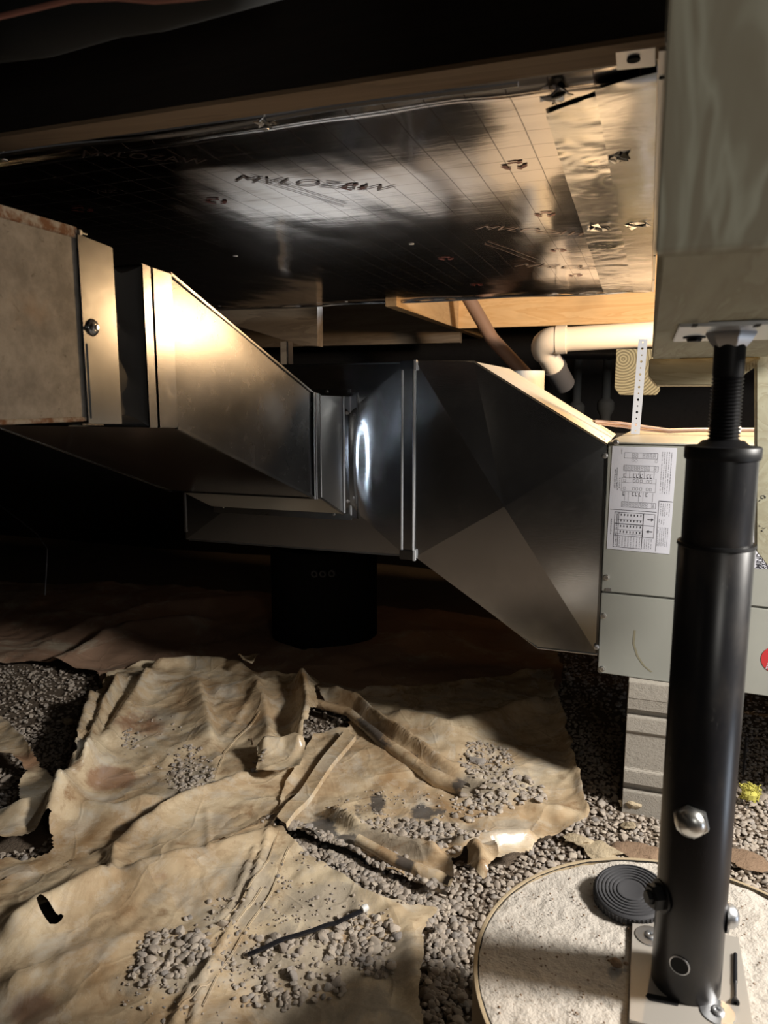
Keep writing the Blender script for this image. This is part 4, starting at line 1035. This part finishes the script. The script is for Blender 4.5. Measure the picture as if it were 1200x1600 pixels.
# ridges: (pixel polyline, height, width on its left side, width on its right side, kind)
def ridge_h(R, X, Y):
    pl, h, wl_, wr_, kind = R; P = [G(*p) for p in pl]; d, s, t = seg_dist(P, X, Y)
    w_ = np.where(s > 0, wl_, wr_)
    env = np.clip(np.minimum(t, 1 - t) * 7 + .15, 0, 1)
    if kind == 'plateau': return h * np.clip((w_ - d) / .004, 0, 1)
    if kind == 'crease': return h * np.exp(-(d / w_) ** 1.3)
    return h * env * np.exp(-(d / w_) ** 1.6)
COMMON = []
SHEETS = []
def edge_dist(poly, X, Y):
    pl = [tuple(p) for p in poly[::3]]; pl.append(pl[0]); return seg_dist(pl, X, Y)[0]
def make_sheet(label, outline, z0, ridges, st, seed, holes=(), stains=(), amp=.006, crum=1.0, curl=.010, group=None):
    poly = poly_w(outline, amp, seed); H_ = [poly_w(h, .005, seed + 3 + i, .008) for i, h in enumerate(holes)]
    x0, y0 = poly.min(0); x1, y1 = poly.max(0)
    xs = np.arange(x0 - st, x1 + 2 * st, st); ys = np.arange(y0 - st, y1 + 2 * st, st); X, Y = np.meshgrid(xs, ys)
    def inn(X, Y):
        m = inside(poly, X, Y)
        for h in H_: m &= ~inside(h, X, Y)
        return m
    def hf(X, Y):
        wx = X + .03 * (fbm(X * 4, Y * 4, seed, 2) - .5) * 2; wy = Y + .03 * (fbm(X * 4 + 9, Y * 4, seed + 1, 2) - .5) * 2
        z = gh(X, Y) + .006 + z0
        z += crum * (.020 * facet(wx * 5, wy * 5, seed) + .009 * facet(wx * 12 + wy * 3, wy * 12, seed + 2) + .0035 * facet(wx * 30, wy * 26, seed + 5) + .0012 * fbm(X * 60, Y * 60, seed, 2) + .007 * np.abs(facet(wx * 17 + 3, wy * 9, seed + 9) - .5) + .004 * np.abs(facet(wx * 40, wy * 34, seed + 12) - .5))
        for R in ridges: z += ridge_h(R, X, Y)
        return z
    V = np.stack([X, Y], -1).reshape(-1, 2); IN = inn(V[:, 0], V[:, 1]); ny, nx = X.shape
    i = (np.arange(ny - 1)[:, None] * nx + np.arange(nx - 1)[None]).reshape(-1); Q = np.stack([i, i + 1, i + nx + 1, i + nx], -1)
    keep = IN[Q].sum(1) >= 2; Q = Q[keep]; used = np.unique(Q); outv = used[~IN[used]]
    if len(outv):           # snap the outer ring of vertices onto the torn outline
        allp = [np.vstack([p, p[:1]]) for p in [poly] + H_]
        P = V[outv]; bd = np.full(len(P), 1e9); bp = P.copy()
        for pl in allp:
            for a, b in zip(pl[:-1], pl[1:]):
                d = b - a; t = np.clip(((P - a) @ d) / (d @ d + 1e-12), 0, 1); c = a + t[:, None] * d; q = np.hypot(*(P - c).T); m = q < bd; bd[m] = q[m]; bp[m] = c[m]
        V[outv] = bp
    Z = hf(V[:, 0], V[:, 1])
    if curl:
        cu = np.zeros(len(V)); ed = np.full(len(V), 1.0); ed[used] = edge_dist(poly, V[used, 0], V[used, 1])
        for h in H_: ed[used] = np.minimum(ed[used], edge_dist(h, V[used, 0], V[used, 1]))
        Z = Z + curl * np.exp(-(ed / .012) ** 2) * (fbm(V[:, 0] * 15, V[:, 1] * 15, seed + 8, 2) - .35) * 2
    re = -np.ones(len(V), int); re[used] = np.arange(len(used)); V3 = np.column_stack([V[used], Z[used]])
    me = np_mesh('plastic_sheet', V3, re[Q])
    if len(me.vertices) == len(V3):
        col = np.zeros((len(V3), 4), np.float32); col[:, 3] = 1
        px = np.array([proj(*p)[:2] for p in V3])
        for (sx, sy, rx, ry, ch, k) in stains:
            d = np.hypot((px[:, 0] - sx) / rx, (px[:, 1] - sy) / ry); col[:, ch] = np.maximum(col[:, ch], np.clip(1.35 - d, 0, 1) * k)
        at = me.color_attributes.new('stain', 'FLOAT_COLOR', 'POINT'); at.data.foreach_set('color', col.ravel())
    o = new_obj('plastic_sheet', me, 'vapor_barrier_plastic', None, True)
    tag(o, label, 'plastic sheet', group)
    SHEETS.append((inn, hf, poly)); return o

B_ = make_sheet('dim far plastic sheet lying in the shade below the ducts',
    [(-260, 905), (120, 915), (420, 930), (860, 985), (880, 1050), (870, 1095), (800, 1110), (560, 1125), (400, 1100), (330, 1070), (160, 1080), (150, 1060), (60, 1040), (-260, 1060)],
    .0, [([(100, 1000), (240, 960), (420, 950)], .05, .05, .08, 'r'), ([(60, 1060), (200, 990), (330, 975)], .04, .03, .06, 'r'), ([(600, 1010), (760, 1000), (860, 1020)], .04, .05, .06, 'r')],
    .014, 21, stains=[(500, 1000, 900, 200, 0, .9), (500, 1000, 900, 200, 2, .9)])  # dirty sheet; rust channel also darkens it, painting in the ducts' shade
L_ = make_sheet('torn, lumpy tan plastic sheet beside the dark gravel patch at the left',
    [(-90, 1185), (4, 1128), (40, 1170), (62, 1208), (100, 1232), (122, 1222), (124, 1160), (150, 1106), (172, 1062), (232, 1044), (300, 1040), (345, 1052), (385, 1062), (402, 1064), (450, 1075), (500, 1086), (492, 1108), (496, 1128), (486, 1150), (470, 1190), (470, 1250), (420, 1300), (200, 1420), (0, 1440), (-90, 1440)],
    .010, [([(470, 1082), (480, 1130), (468, 1190)], .060, .030, .022, 'r'), ([(395, 1070), (415, 1120), (425, 1190)], .022, .014, .03, 'r'),
           ([(150, 1100), (130, 1160), (115, 1240), (60, 1330)], .055, .035, .016, 'r'), ([(190, 1066), (165, 1130), (140, 1210), (128, 1250)], .035, .012, .010, 'r'), ([(240, 1060), (205, 1110), (165, 1180), (130, 1240)], .030, .035, .012, 'r'),
           ([(310, 1080), (325, 1130), (335, 1190)], .030, .012, .045, 'r'), ([(230, 1060), (300, 1050), (390, 1064)], .035, .03, .02, 'r'), ([(0, 1290), (80, 1270), (180, 1290), (260, 1270)], .03, .03, .03, 'r'),
           ([(410, 1085), (345, 1170), (330, 1240)], .006, .006, .006, 'crease')],
    .008, 33, holes=[[(-30, 1190), (20, 1195), (42, 1215), (28, 1240), (36, 1262), (10, 1278), (-30, 1275)], [(-20, 1325), (30, 1326), (62, 1318), (84, 1302), (80, 1330), (84, 1342), (40, 1356), (-20, 1360)]],
    stains=[(300, 1225, 45, 50, 0, .9), (250, 1120, 60, 30, 0, .55), (220, 1130, 50, 30, 2, .8), (170, 1215, 50, 22, 2, 1.0), (40, 1190, 40, 20, 2, .9), (380, 1130, 60, 40, 0, .4), (440, 1150, 30, 50, 2, .5)], curl=.012)
M_ = make_sheet('crumpled tan plastic sheet with dark mould patches in the middle of the floor',
    [(492, 1092), (545, 1100), (575, 1086), (640, 1084), (720, 1076), (800, 1066), (862, 1056), (872, 1110), (888, 1165), (905, 1235), (919, 1290), (906, 1302), (880, 1312), (852, 1318), (840, 1334), (830, 1352), (770, 1366), (724, 1352), (705, 1372), (706, 1416), (660, 1404), (600, 1378), (560, 1352), (500, 1335), (440, 1308), (428, 1296), (440, 1260), (470, 1200), (490, 1160), (520, 1150), (545, 1150), (548, 1125), (510, 1118)],
    .016, [([(498, 1096), (560, 1120), (610, 1165), (680, 1212), (726, 1236)], .042, .025, .013, 'r'),
           ([(505, 1284), (560, 1320), (620, 1345), (705, 1376)], .036, .014, .010, 'r'),
           ([(545, 1160), (500, 1225), (440, 1302)], .009, .011, .011, 'plateau'), ([(545, 1160), (500, 1225), (440, 1302)], .006, .003, .003, 'crease'),
           ([(590, 1130), (700, 1160), (800, 1130), (870, 1110)], .034, .05, .04, 'r'), ([(700, 1210), (760, 1250), (850, 1280), (900, 1290)], .022, .03, .02, 'r'),
           ([(700, 1345), (760, 1345), (840, 1330)], .035, .014, .02, 'r'), ([(860, 1080), (890, 1180), (912, 1280)], .012, .02, .012, 'r')],
    .0065, 47, stains=[(590, 1255, 18, 22, 1, .95), (560, 1262, 14, 18, 1, .7), (660, 1270, 26, 14, 1, .95), (690, 1268, 18, 10, 1, .8), (710, 1225, 22, 14, 1, 1.0), (640, 1185, 22, 16, 1, .9), (670, 1205, 30, 14, 1, .6), (505, 1295, 28, 22, 1, .9), (540, 1315, 24, 14, 1, .9), (525, 1105, 8, 12, 1, .7), (580, 1120, 10, 8, 1, .6), (735, 1215, 12, 10, 1, .7),
            (620, 1300, 70, 26, 0, .95), (700, 1300, 60, 22, 0, .9), (760, 1230, 60, 40, 0, .95), (800, 1290, 60, 16, 0, .6), (640, 1330, 50, 18, 0, .9), (590, 1225, 90, 50, 0, .25), (600, 1180, 60, 18, 2, .5)], curl=.012)
F_ = make_sheet('broad dusty tan plastic sheet filling the front left of the floor, glossy near its middle',
    [(-120, 1425), (0, 1400), (60, 1385), (120, 1360), (180, 1342), (250, 1300), (300, 1268), (352, 1246), (398, 1226), (404, 1206), (450, 1202), (476, 1216), (458, 1250), (436, 1298), (428, 1318), (446, 1330), (480, 1360), (536, 1400), (585, 1430), (640, 1446), (684, 1452), (668, 1478), (658, 1496), (660, 1540), (657, 1680), (-120, 1680)],
    .020, [([(180, 1345), (175, 1380), (178, 1410)], .014, .02, .005, 'r'), ([(182, 1342), (260, 1296), (400, 1228)], .020, .012, .03, 'r'), ([(186, 1400), (260, 1385), (330, 1365), (440, 1330)], .026, .016, .03, 'r'), ([(0, 1500), (90, 1450), (180, 1390)], .030, .03, .03, 'r'),
           ([(425, 1330), (390, 1420), (352, 1500), (318, 1570), (300, 1640)], .010, .0035, .0035, 'crease'), ([(400, 1360), (370, 1420), (350, 1460)], .007, .0035, .0035, 'crease'), ([(340, 1545), (300, 1580), (270, 1640)], .010, .005, .005, 'crease'), ([(325, 1290), (328, 1340), (330, 1370)], .006, .003, .006, 'crease'),
           ([(600, 1440), (640, 1480), (650, 1600)], .010, .02, .02, 'r'), ([(0, 1580), (100, 1530), (230, 1490)], .016, .03, .03, 'r')],
    .0058, 59, holes=[[(58, 1466), (76, 1463), (92, 1470), (104, 1468), (94, 1478), (84, 1484), (70, 1476)]],
    stains=[(270, 1510, 80, 50, 0, .95), (200, 1540, 60, 30, 0, .6), (390, 1400, 50, 60, 0, .9), (500, 1410, 90, 40, 0, .8), (480, 1500, 130, 60, 0, .95), (560, 1560, 80, 40, 0, .6), (470, 1580, 90, 30, 0, .8), (620, 1500, 40, 60, 0, .7), (60, 1580, 70, 40, 2, .7), (240, 1370, 40, 16, 2, .5), (150, 1480, 40, 20, 2, .5), (420, 1340, 20, 30, 0, .6)], curl=.010)
P_ = make_sheet('small folded scrap of orange-tan plastic at the rim of the concrete pier',
    [(735, 1366), (772, 1366), (778, 1392), (765, 1408), (757, 1440), (742, 1430), (728, 1405), (728, 1382)], .05, [([(735, 1372), (750, 1400), (752, 1436)], .03, .02, .02, 'r')], .005, 71, stains=[(750, 1395, 30, 30, 2, .5)], crum=1.2, curl=.02, amp=.003)
FLP = make_sheet('small upright torn flap of plastic beside the raised left sheet, near the middle fold',
    [(404, 1204), (450, 1196), (478, 1208), (468, 1240), (440, 1248), (400, 1240)], .044, [([(404, 1208), (450, 1204), (476, 1212)], .03, .03, .02, 'r')], .005, 73, crum=1.2, curl=.02, amp=.004)
FL2 = make_sheet('small torn flap curling up at the dark edge above the left sheet',
    [(372, 1062), (398, 1056), (408, 1070), (396, 1082), (382, 1078)], .06, [], .006, 75, crum=1.2, curl=.02, amp=.004)

# rolled, mould-stained edges of the middle sheet
def roll(parent, pix, z0, rad, m='vapor_barrier_plastic', turn=1.5, name='rolled_edge'):
    P = []
    for i in range(len(pix) - 1):
        for k in range(8):
            t = k / 8; P.append((pix[i][0] * (1 - t) + pix[i + 1][0] * t, pix[i][1] * (1 - t) + pix[i + 1][1] * t))
    P.append(pix[-1]); W = []
    for j, p in enumerate(P):
        q = oz(p[0], p[1], z0[0] + (z0[1] - z0[0]) * j / len(P)); W.append(q)
    m_ = MB(); K = 16; n = len(W)
    for j, q in enumerate(W):
        t = (W[min(j + 1, n - 1)] - W[max(j - 1, 0)]).normalized(); sd = Vector((t.y, -t.x, 0)).normalized(); up = Vector((0, 0, 1))
        r = rad * (1 + .25 * (vnoise(np.array([j * .35]), np.array([1.]), 3)[0] - .5)) * (.8 + .5 * j / n)
        for k in range(K):
            a = pi * (.0 - .25) + k / (K - 1) * pi * turn; rr_ = r * (1 - .22 * k / K) * (1 + .14 * (vnoise(np.array([j * .5]), np.array([k * .45]), 17)[0] - .5))
            m_.v.append(tuple(q + sd * cos(a) * rr_ + up * (sin(a) * rr_)))
    m_.f = [[j * K + k, j * K + k + 1, (j + 1) * K + k + 1, (j + 1) * K + k] for j in range(n - 1) for k in range(K - 1)]
    o = m_.build(name, m, parent, smooth=True, sharp=180); me = o.data
    col = np.zeros((len(me.vertices), 4), np.float32); col[:, 3] = 1
    for i, v_ in enumerate(m_.v):
        j = i // K / n; col[i, 1] = max(0, min(1, .25 + .75 * math.sin(j * 11 + 3.2) * (j > .2)))
    at = me.color_attributes.new('stain', 'FLOAT_COLOR', 'POINT'); at.data.foreach_set('color', col.ravel()); return o
def ribbon(parent, pix, wpx, name, ex=.006, stain=None, n=30):
    m_ = MB(); rows = []
    L = [0]
    for a, b in zip(pix[:-1], pix[1:]): L.append(L[-1] + math.hypot(b[0] - a[0], b[1] - a[1]))
    for k in range(n + 1):
        s_ = L[-1] * k / n; i = max(j for j in range(len(L) - 1) if L[j] <= s_ + 1e-6); t = (s_ - L[i]) / (L[i + 1] - L[i]); a, b = pix[i], pix[i + 1]
        c = (a[0] + (b[0] - a[0]) * t, a[1] + (b[1] - a[1]) * t); d = (b[0] - a[0], b[1] - a[1]); l = math.hypot(*d); nn = (-d[1] / l, d[0] / l)
        rows.append([G(c[0] + nn[0] * wpx * q, c[1] + nn[1] * wpx * q, .05) for q in (-.5, -.42, 0, .42, .5)])
    R_ = np.array(rows); Z = sheet_top(R_[:, :, 0].ravel(), R_[:, :, 1].ravel()).reshape(R_.shape[:2]); Z = np.where(Z < 0, np.nan, Z); zz = np.nanmax(Z, 1); zz = np.where(np.isnan(zz), np.nanmean(zz), zz)
    zz = np.convolve(np.pad(zz, 2, 'edge'), np.ones(5) / 5, 'valid')
    for k in range(n + 1):
        for q in range(5): m_.v.append((R_[k, q, 0], R_[k, q, 1], zz[k] + ex * (0.0 if q in (0, 4) else 1.0 if q != 2 else .75)))
    m_.f = [[k * 5 + q, k * 5 + q + 1, (k + 1) * 5 + q + 1, (k + 1) * 5 + q] for k in range(n) for q in range(4)]
    o = m_.build(name, 'vapor_barrier_plastic', parent, smooth=True, sharp=20); at = o.data.color_attributes.new('stain', 'FLOAT_COLOR', 'POINT'); at.data.foreach_set('color', np.tile(np.array([0, 0, 0, 1], np.float32), len(o.data.vertices))); return o
def sheet_top(X, Y):
    t = np.full(X.shape, -1.0)
    for inn, hf, poly in SHEETS:
        m = inn(X, Y)
        if m.any(): t[m] = np.maximum(t[m], hf(X[m], Y[m]))
    return t
ribbon(M_, [(548, 1158), (505, 1215), (470, 1262), (440, 1300)], 22, 'folded_seam', .010)['label'] = 'straight flat folded seam'
for pth, wd in (([(437, 1318), (420, 1360), (385, 1405), (352, 1452), (345, 1462)], 2.2), ([(452, 1340), (425, 1400), (385, 1465), (350, 1530), (318, 1590)], 2.6), ([(330, 1555), (300, 1578), (280, 1598)], 5), ([(410, 1395), (385, 1430), (370, 1455)], 3)):
    ribbon(F_, pth, wd, 'sharp_crease', .0018)
ribbon(L_, [(408, 1118), (375, 1150), (350, 1180), (335, 1225)], 2.4, 'sharp_crease', .002)
roll(M_, [(492, 1098), (545, 1112), (600, 1160), (670, 1210), (728, 1236)], (.070, .052), .017, turn=1.25)['label'] = 'rolled fold with black mould blotches'
roll(M_, [(560, 1312), (620, 1345), (665, 1366), (705, 1385)], (.070, .055), .015, turn=1.2)['label'] = 'rolled fold facing the front'

# ================================================================== GRAVEL
def ico(sub):
    bm = bmesh.new(); bmesh.ops.create_icosphere(bm, subdivisions=sub, radius=1); v = np.array([v.co[:] for v in bm.verts]); f = np.array([[x.index for x in p.verts] for p in bm.faces]); bm.free(); return v, f
def pebble_shape(v, seed):
    r = np.random.default_rng(seed); w_ = v.copy()
    for k in range(7):
        n = r.normal(size=3); n /= np.linalg.norm(n); d = v @ n; lim = r.uniform(.45, .8); w_ -= np.outer(np.clip(w_ @ n - lim, 0, None), n) * .85
    w_ *= r.uniform(.72, 1.15, 3) * np.array([1, 1, .8]); return w_
V2, F2 = ico(2); V1, F1 = ico(1)
SH2 = [pebble_shape(V2, 100 + i) for i in range(10)]; SH1 = [pebble_shape(V1, 200 + i) for i in range(8)]
def sheet_top(X, Y):
    t = np.full(X.shape, -1.0)
    for inn, hf, poly in SHEETS:
        m = inn(X, Y)
        if m.any(): t[m] = np.maximum(t[m], hf(X[m], Y[m]))
    return t
def in_view(X, Y, Z, mg=30):
    x = X; y = Y; z = Z - H; a = x * cos(YAW) + y * sin(YAW); b = -x * sin(YAW) + y * cos(YAW); f = b * cos(TH) - z * sin(TH); u = b * sin(TH) + z * cos(TH)
    px = 600 + F * a / f; py = 800 - F * u / f; return px, py, f, (f > .2) & (px > -mg) & (px < 1200 + mg) & (py > 0) & (py < 1600 + mg)
PB = []   # x, y, z, r
st = .0103; gx, gy = np.meshgrid(np.arange(-2.4, 1.0, st), np.arange(.75, 2.6, st)); gx = (gx + RNG.uniform(-.45, .45, gx.shape) * st).ravel(); gy = (gy + RNG.uniform(-.45, .45, gy.shape) * st).ravel()
gz = gh(gx, gy); px, py, f_, vis = in_view(gx, gy, gz)
keep = vis & (np.hypot(gx - PC.x, gy - PC.y) > .236) & ~((gx > -.02) & (gx < .18) & (gy > 1.585)) 
cov = np.zeros(len(gx), bool)
for inn, hf, poly in SHEETS[:4]:
    m = inn(gx, gy); e = np.zeros(len(gx)); idx = np.where(m)[0]
    if len(idx): e[idx] = edge_dist(poly, gx[idx], gy[idx])
    cov |= m & (e > .035)
# fewer where the photograph shows dark bare ground far back
far = f_ > 2.05; keep &= ~cov & ~(far & (RNG.random(len(gx)) > .45))
gx, gy, gz, f_ = gx[keep], gy[keep], gz[keep], f_[keep]
rad = np.clip(RNG.lognormal(math.log(.0056), .32, len(gx)), .003, .0125)
hi = RNG.uniform(-.2, .75, len(gx)) * .007; gz = gz + hi + .002
PB = [np.stack([gx, gy, gz, rad, f_], -1)]
# second layer of loose stones, and the heaps on top of the sheets: (px, py, rx, ry, count, size)
for (cx_, cy_, rx, ry, n, sz) in ((272, 1505, 58, 42, 150, .0060), (245, 1540, 40, 24, 40, .0055), (350, 1450, 60, 40, 14, .0050), (560, 1480, 62, 42, 190, .0060), (500, 1500, 60, 26, 40, .0055), (590, 1528, 26, 14, 34, .0068), (410, 1500, 30, 26, 26, .0065), (470, 1560, 70, 30, 46, .0058), (430, 1575, 50, 26, 30, .006),
        (760, 1195, 46, 34, 210, .0055), (800, 1245, 55, 30, 120, .0062), (745, 1262, 50, 22, 70, .006), (300, 1215, 36, 46, 190, .0050), (205, 1160, 14, 14, 40, .0050), (620, 1300, 60, 22, 110, .0058), (660, 1300, 50, 14, 70, .007), (695, 1305, 30, 18, 40, .0068), (700, 1330, 60, 12, 60, .0055), (420, 1290, 14, 8, 6, .006), (405, 1205, 12, 12, 8, .006), (250, 1180, 60, 60, 40, .0035), (520, 1400, 150, 60, 90, .0028), (450, 1470, 140, 90, 260, .0026), (300, 1560, 120, 60, 120, .0026), (620, 1270, 110, 40, 160, .0026)):
    a = RNG.uniform(0, 2 * pi, n); r = np.sqrt(RNG.random(n)); X = cx_ + rx * r * np.cos(a); Y = cy_ + ry * r * np.sin(a); W = np.array([G(x, y, .05) for x, y in zip(X, Y)]); t = sheet_top(W[:, 0], W[:, 1]); ok = t > 0
    W = W[ok]; t = t[ok]; rr_ = np.clip(RNG.lognormal(math.log(sz), .30, len(W)), .0016, .012); z = t + rr_ * .35; _, _, ff, _ = in_view(W[:, 0], W[:, 1], z)
    PB.append(np.column_stack([W, z, rr_, ff]))
# gravel spilling over the edge of the front sheet and the corridor beside the pier
for (pts, wd, n, sz) in (([(440, 1300), (520, 1334), (600, 1372), (700, 1412)], 9, 380, .006), ([(436, 1312), (520, 1346), (600, 1386), (700, 1425)], 15, 380, .0062), ([(440, 1326), (520, 1370), (600, 1400), (690, 1440)], 22, 420, .006), ([(700, 1450), (690, 1600)], 30, 300, .0065), ([(600, 1345), (690, 1420)], 12, 60, .007)):
    for k in range(n):
        i = random.randrange(len(pts) - 1); t = random.random(); x = pts[i][0] * (1 - t) + pts[i + 1][0] * t + random.uniform(-wd, wd); y = pts[i][1] * (1 - t) + pts[i + 1][1] * t + random.uniform(-wd, wd) * .7
        w_ = G(x, y, .035); 
        if math.hypot(w_[0] - PC.x, w_[1] - PC.y) < .24: continue
        tt = float(sheet_top(np.array([w_[0]]), np.array([w_[1]]))[0]); base = max(min(tt, ghs(*w_) + .045), ghs(*w_) + (.024 if n == 380 else .018)); r = min(.013, random.lognormvariate(math.log(sz), .25)); z = base + r * .3
        PB.append(np.array([[w_[0], w_[1], z, r, in_view(w_[0], w_[1], z)[2]]]))
PB = np.vstack(PB)
px, py, f_, vis = in_view(PB[:, 0], PB[:, 1], PB[:, 2], 0)
size = PB[:, 3] / PB[:, 4] * vis * (py < 1595) * (px < 1190)
hid = sheet_top(PB[:, 0], PB[:, 1]) > PB[:, 2]; hid |= (px > 1015) & (px < 1180); hid |= (np.hypot((px - 1070), (py - 1500) * 1.4) < 335)
size = size * ~hid
big = np.argsort(-size)[:300]; isbig = np.zeros(len(PB), bool); isbig[big] = True
pm = []
for i, s_ in enumerate(SH2):
    me = np_mesh('pebble', s_, F2); me.materials.append(MATS['gravel']); me.polygons.foreach_set('use_smooth', np.ones(len(F2), bool)); me.set_sharp_from_angle(angle=radians(32)); pm.append(me)
for i in big:
    x, y, z, r, _ = PB[i]; o = bpy.data.objects.new('pebble', random.choice(pm)); C.objects.link(o); o.location = (x, y, z); o.scale = (r * random.uniform(.9, 1.3), r * random.uniform(.8, 1.05), r * random.uniform(.6, .9)); o.rotation_euler = (random.uniform(-.5, .5), random.uniform(-.5, .5), random.uniform(0, 6.28))
    qx, qy = px[i], py[i]; on = sheet_top(np.array([x]), np.array([y]))[0] > 0 and z > ghs(x, y) + .02
    if on and qx < 370: tag(o, 'grey-tan pebble in the heap at the front left, on the dusty sheet', 'pebble', 'pebbles heaped on the front left of the sheet')
    elif on and qy > 1450: tag(o, 'grey-tan pebble lying around the thin black strap on the front sheet', 'pebble', 'pebbles around the black strap')
    elif on: tag(o, 'grey-tan pebble scattered on the crumpled plastic beyond the black strap', 'pebble', 'pebbles scattered on the sheets further back')
    elif qx > 640 and qy > 1420: tag(o, 'grey-tan pebble in the gravel strip between front sheet and concrete pier', 'pebble', 'pebbles between the front sheet and the pier')
    else: tag(o, 'grey-tan pebble in the gravel band between the front and middle sheets', 'pebble', 'pebbles in the band between the sheets')
def bulk(sel, shapes, faces, label):
    A = PB[sel]; n = len(A)
    if n == 0: return
    k = RNG.integers(0, len(shapes), n); S = np.stack(shapes)[k]            # n,nv,3
    sc = A[:, 3][:, None] * np.stack([RNG.uniform(.9, 1.3, n), RNG.uniform(.8, 1.05, n), RNG.uniform(.6, .95, n)], -1); S = S * sc[:, None, :]
    a, b = RNG.uniform(0, 2 * pi, n), RNG.uniform(-.6, .6, n); ca, sa, cb_, sb = np.cos(a), np.sin(a), np.cos(b), np.sin(b)
    y = S[:, :, 1] * cb_[:, None] - S[:, :, 2] * sb[:, None]; z = S[:, :, 1] * sb[:, None] + S[:, :, 2] * cb_[:, None]; x = S[:, :, 0]
    X = x * ca[:, None] - y * sa[:, None] + A[:, 0][:, None]; Y = x * sa[:, None] + y * ca[:, None] + A[:, 1][:, None]; Z = z + A[:, 2][:, None]
    V = np.stack([X, Y, Z], -1).reshape(-1, 3); Fc = (faces[None] + (np.arange(n) * S.shape[1])[:, None, None]).reshape(-1, 3)
    o = new_obj('gravel', np_mesh('gravel', V, Fc), 'gravel', None, True, 32); o['kind'] = 'stuff'; o['label'] = label; o['category'] = 'gravel'
nearm = ~isbig & (PB[:, 4] < 1.75) & (PB[:, 3] > .0033)
bulk(nearm, SH2, F2, 'grey-tan pea gravel around the pier and between the plastic sheets')
bulk(~isbig & ~nearm, SH1, F1, 'dim gravel and fine grit further back and scattered on the plastic')

# ================================================================== SMALL LOOSE THINGS ON THE GROUND
def rock(px, py, r, m, label, cat='rock', name='rock', flat=.8, z=.035, seed=1):
    q = oz(px, py, z); v_ = pebble_shape(ico(3)[0], seed); V3, F3 = ico(3); n = fbm(v_[:, 0] * 2.5 + 7, v_[:, 1] * 2.5 + v_[:, 2] * 2, seed, 3); v_ = v_ * (.55 + .9 * n + .25 * (fbm(v_[:, 0] * 7, v_[:, 1] * 7 + v_[:, 2] * 6, seed + 40, 3) - .5))[:, None] * r * np.array([1.2, 1, flat])
    o = new_obj(name, np_mesh(name, v_, F3), m, None, True, 35); o.location = (q.x, q.y, ghs(q.x, q.y) + r * flat * .55 + .006); return tag(o, label, cat)
rock(985, 1257, .024, 'tan_rock', 'pitted tan rock sitting on the gravel left of the concrete block foot', seed=5)
rock(983, 1286, .016, 'tan_rock', 'smaller tan stone on the gravel just in front of the pitted rock', seed=6)
rock(935, 1325, .035, 'tan_rock', 'crumbly yellowish clod at the back rim of the pier, left one', 'clod', 'soil_clod', .35, seed=7)
rock(905, 1308, .026, 'tan_rock', 'crumbly tan clod tucked beside the corner of the middle plastic sheet', 'clod', 'soil_clod', .5, seed=8)
rock(1000, 1322, .038, 'brown_clod', 'brown clod behind the black rubber disc at the pier rim', 'clod', 'soil_clod', .3, seed=9)
rock(1165, 1335, .040, 'brown_clod', 'reddish brown clod right of the post near the picture edge', 'clod', 'soil_clod', .25, seed=10)
rock(748, 1172, .020, 'gravel', 'flat grey stone on top of the gravel heap on the middle sheet', z=.08, seed=11).location.z += .03
rock(108, 1122, .022, 'tan_rock', 'pale flat stone in the left gravel patch', seed=12, flat=.5)
# yellow fluff
q = oz(1172, 1240, .05); s = MB()
for k in range(420):
    a = random.uniform(0, 6.28); r = random.random() * .019; c = q + Vector((cos(a) * r, sin(a) * r * .7, random.uniform(-.012, .018))); s.tube([c, c + Vector([random.uniform(-.005, .005) for _ in range(3)]), c + Vector([random.uniform(-.008, .008) for _ in range(3)])], .0011, 4)
s.lathe([(0, -.014), (.016, -.008), (.018, .004), (.010, .014), (0, .018)], q, (0, 0, 1), 12)
tag(s.build('insulation_scrap', 'yellow_fluff', None), 'tuft of yellow insulation lying on the gravel right of the post', 'insulation')
# cable tie with a white tip
def top_at(px, py, ex):
    w_ = G(px, py, .05); return Vector((w_[0], w_[1], max(float(sheet_top(np.array([w_[0]]), np.array([w_[1]]))[0]), ghs(*w_)) + ex))
ct = thing('cable_tie', 'thin black strap with a white end on the dusty front sheet', 'cable tie', top_at(480, 1480, .01))
pts = [top_at(388 + 182 * k / 16, 1512 - 70 * (k / 16) ** 1.1 + 1.5 * sin(k), .008) for k in range(17)]
zz = [p.z for p in pts]; 
for i, p in enumerate(pts): p.z = max(zz[max(0, i - 2):i + 3])
s = MB()
for a, b in zip(pts[:-1], pts[1:]):
    d = (b - a).normalized(); sd = Vector((d.y, -d.x, 0)).normalized() * .0036
    s.hexa([a - sd, b - sd, b + sd, a + sd, a - sd + Vector((0, 0, .003)), b - sd + Vector((0, 0, .003)), b + sd + Vector((0, 0, .003)), a + sd + Vector((0, 0, .003))])
s.build('strap_body', 'black_plastic', ct)
b = MB(); e = pts[-1]; d = (pts[-1] - pts[-2]).normalized(); b.lathe([(0, -.007), (.0055, -.006), (.0065, 0), (.0055, .005), (0, .006)], e + Vector((0, 0, .003)), d, 14); b.build('white_tip', 'white_plastic', ct, smooth=True, sharp=50)
# dark twig on the left sheet
a = top_at(393, 1158, .003); b = top_at(396, 1172, .003); tag(MB().tube([a, b], .0012, 5).build('twig', 'brown_clod', None), 'tiny dark twig on the left plastic sheet', 'twig')
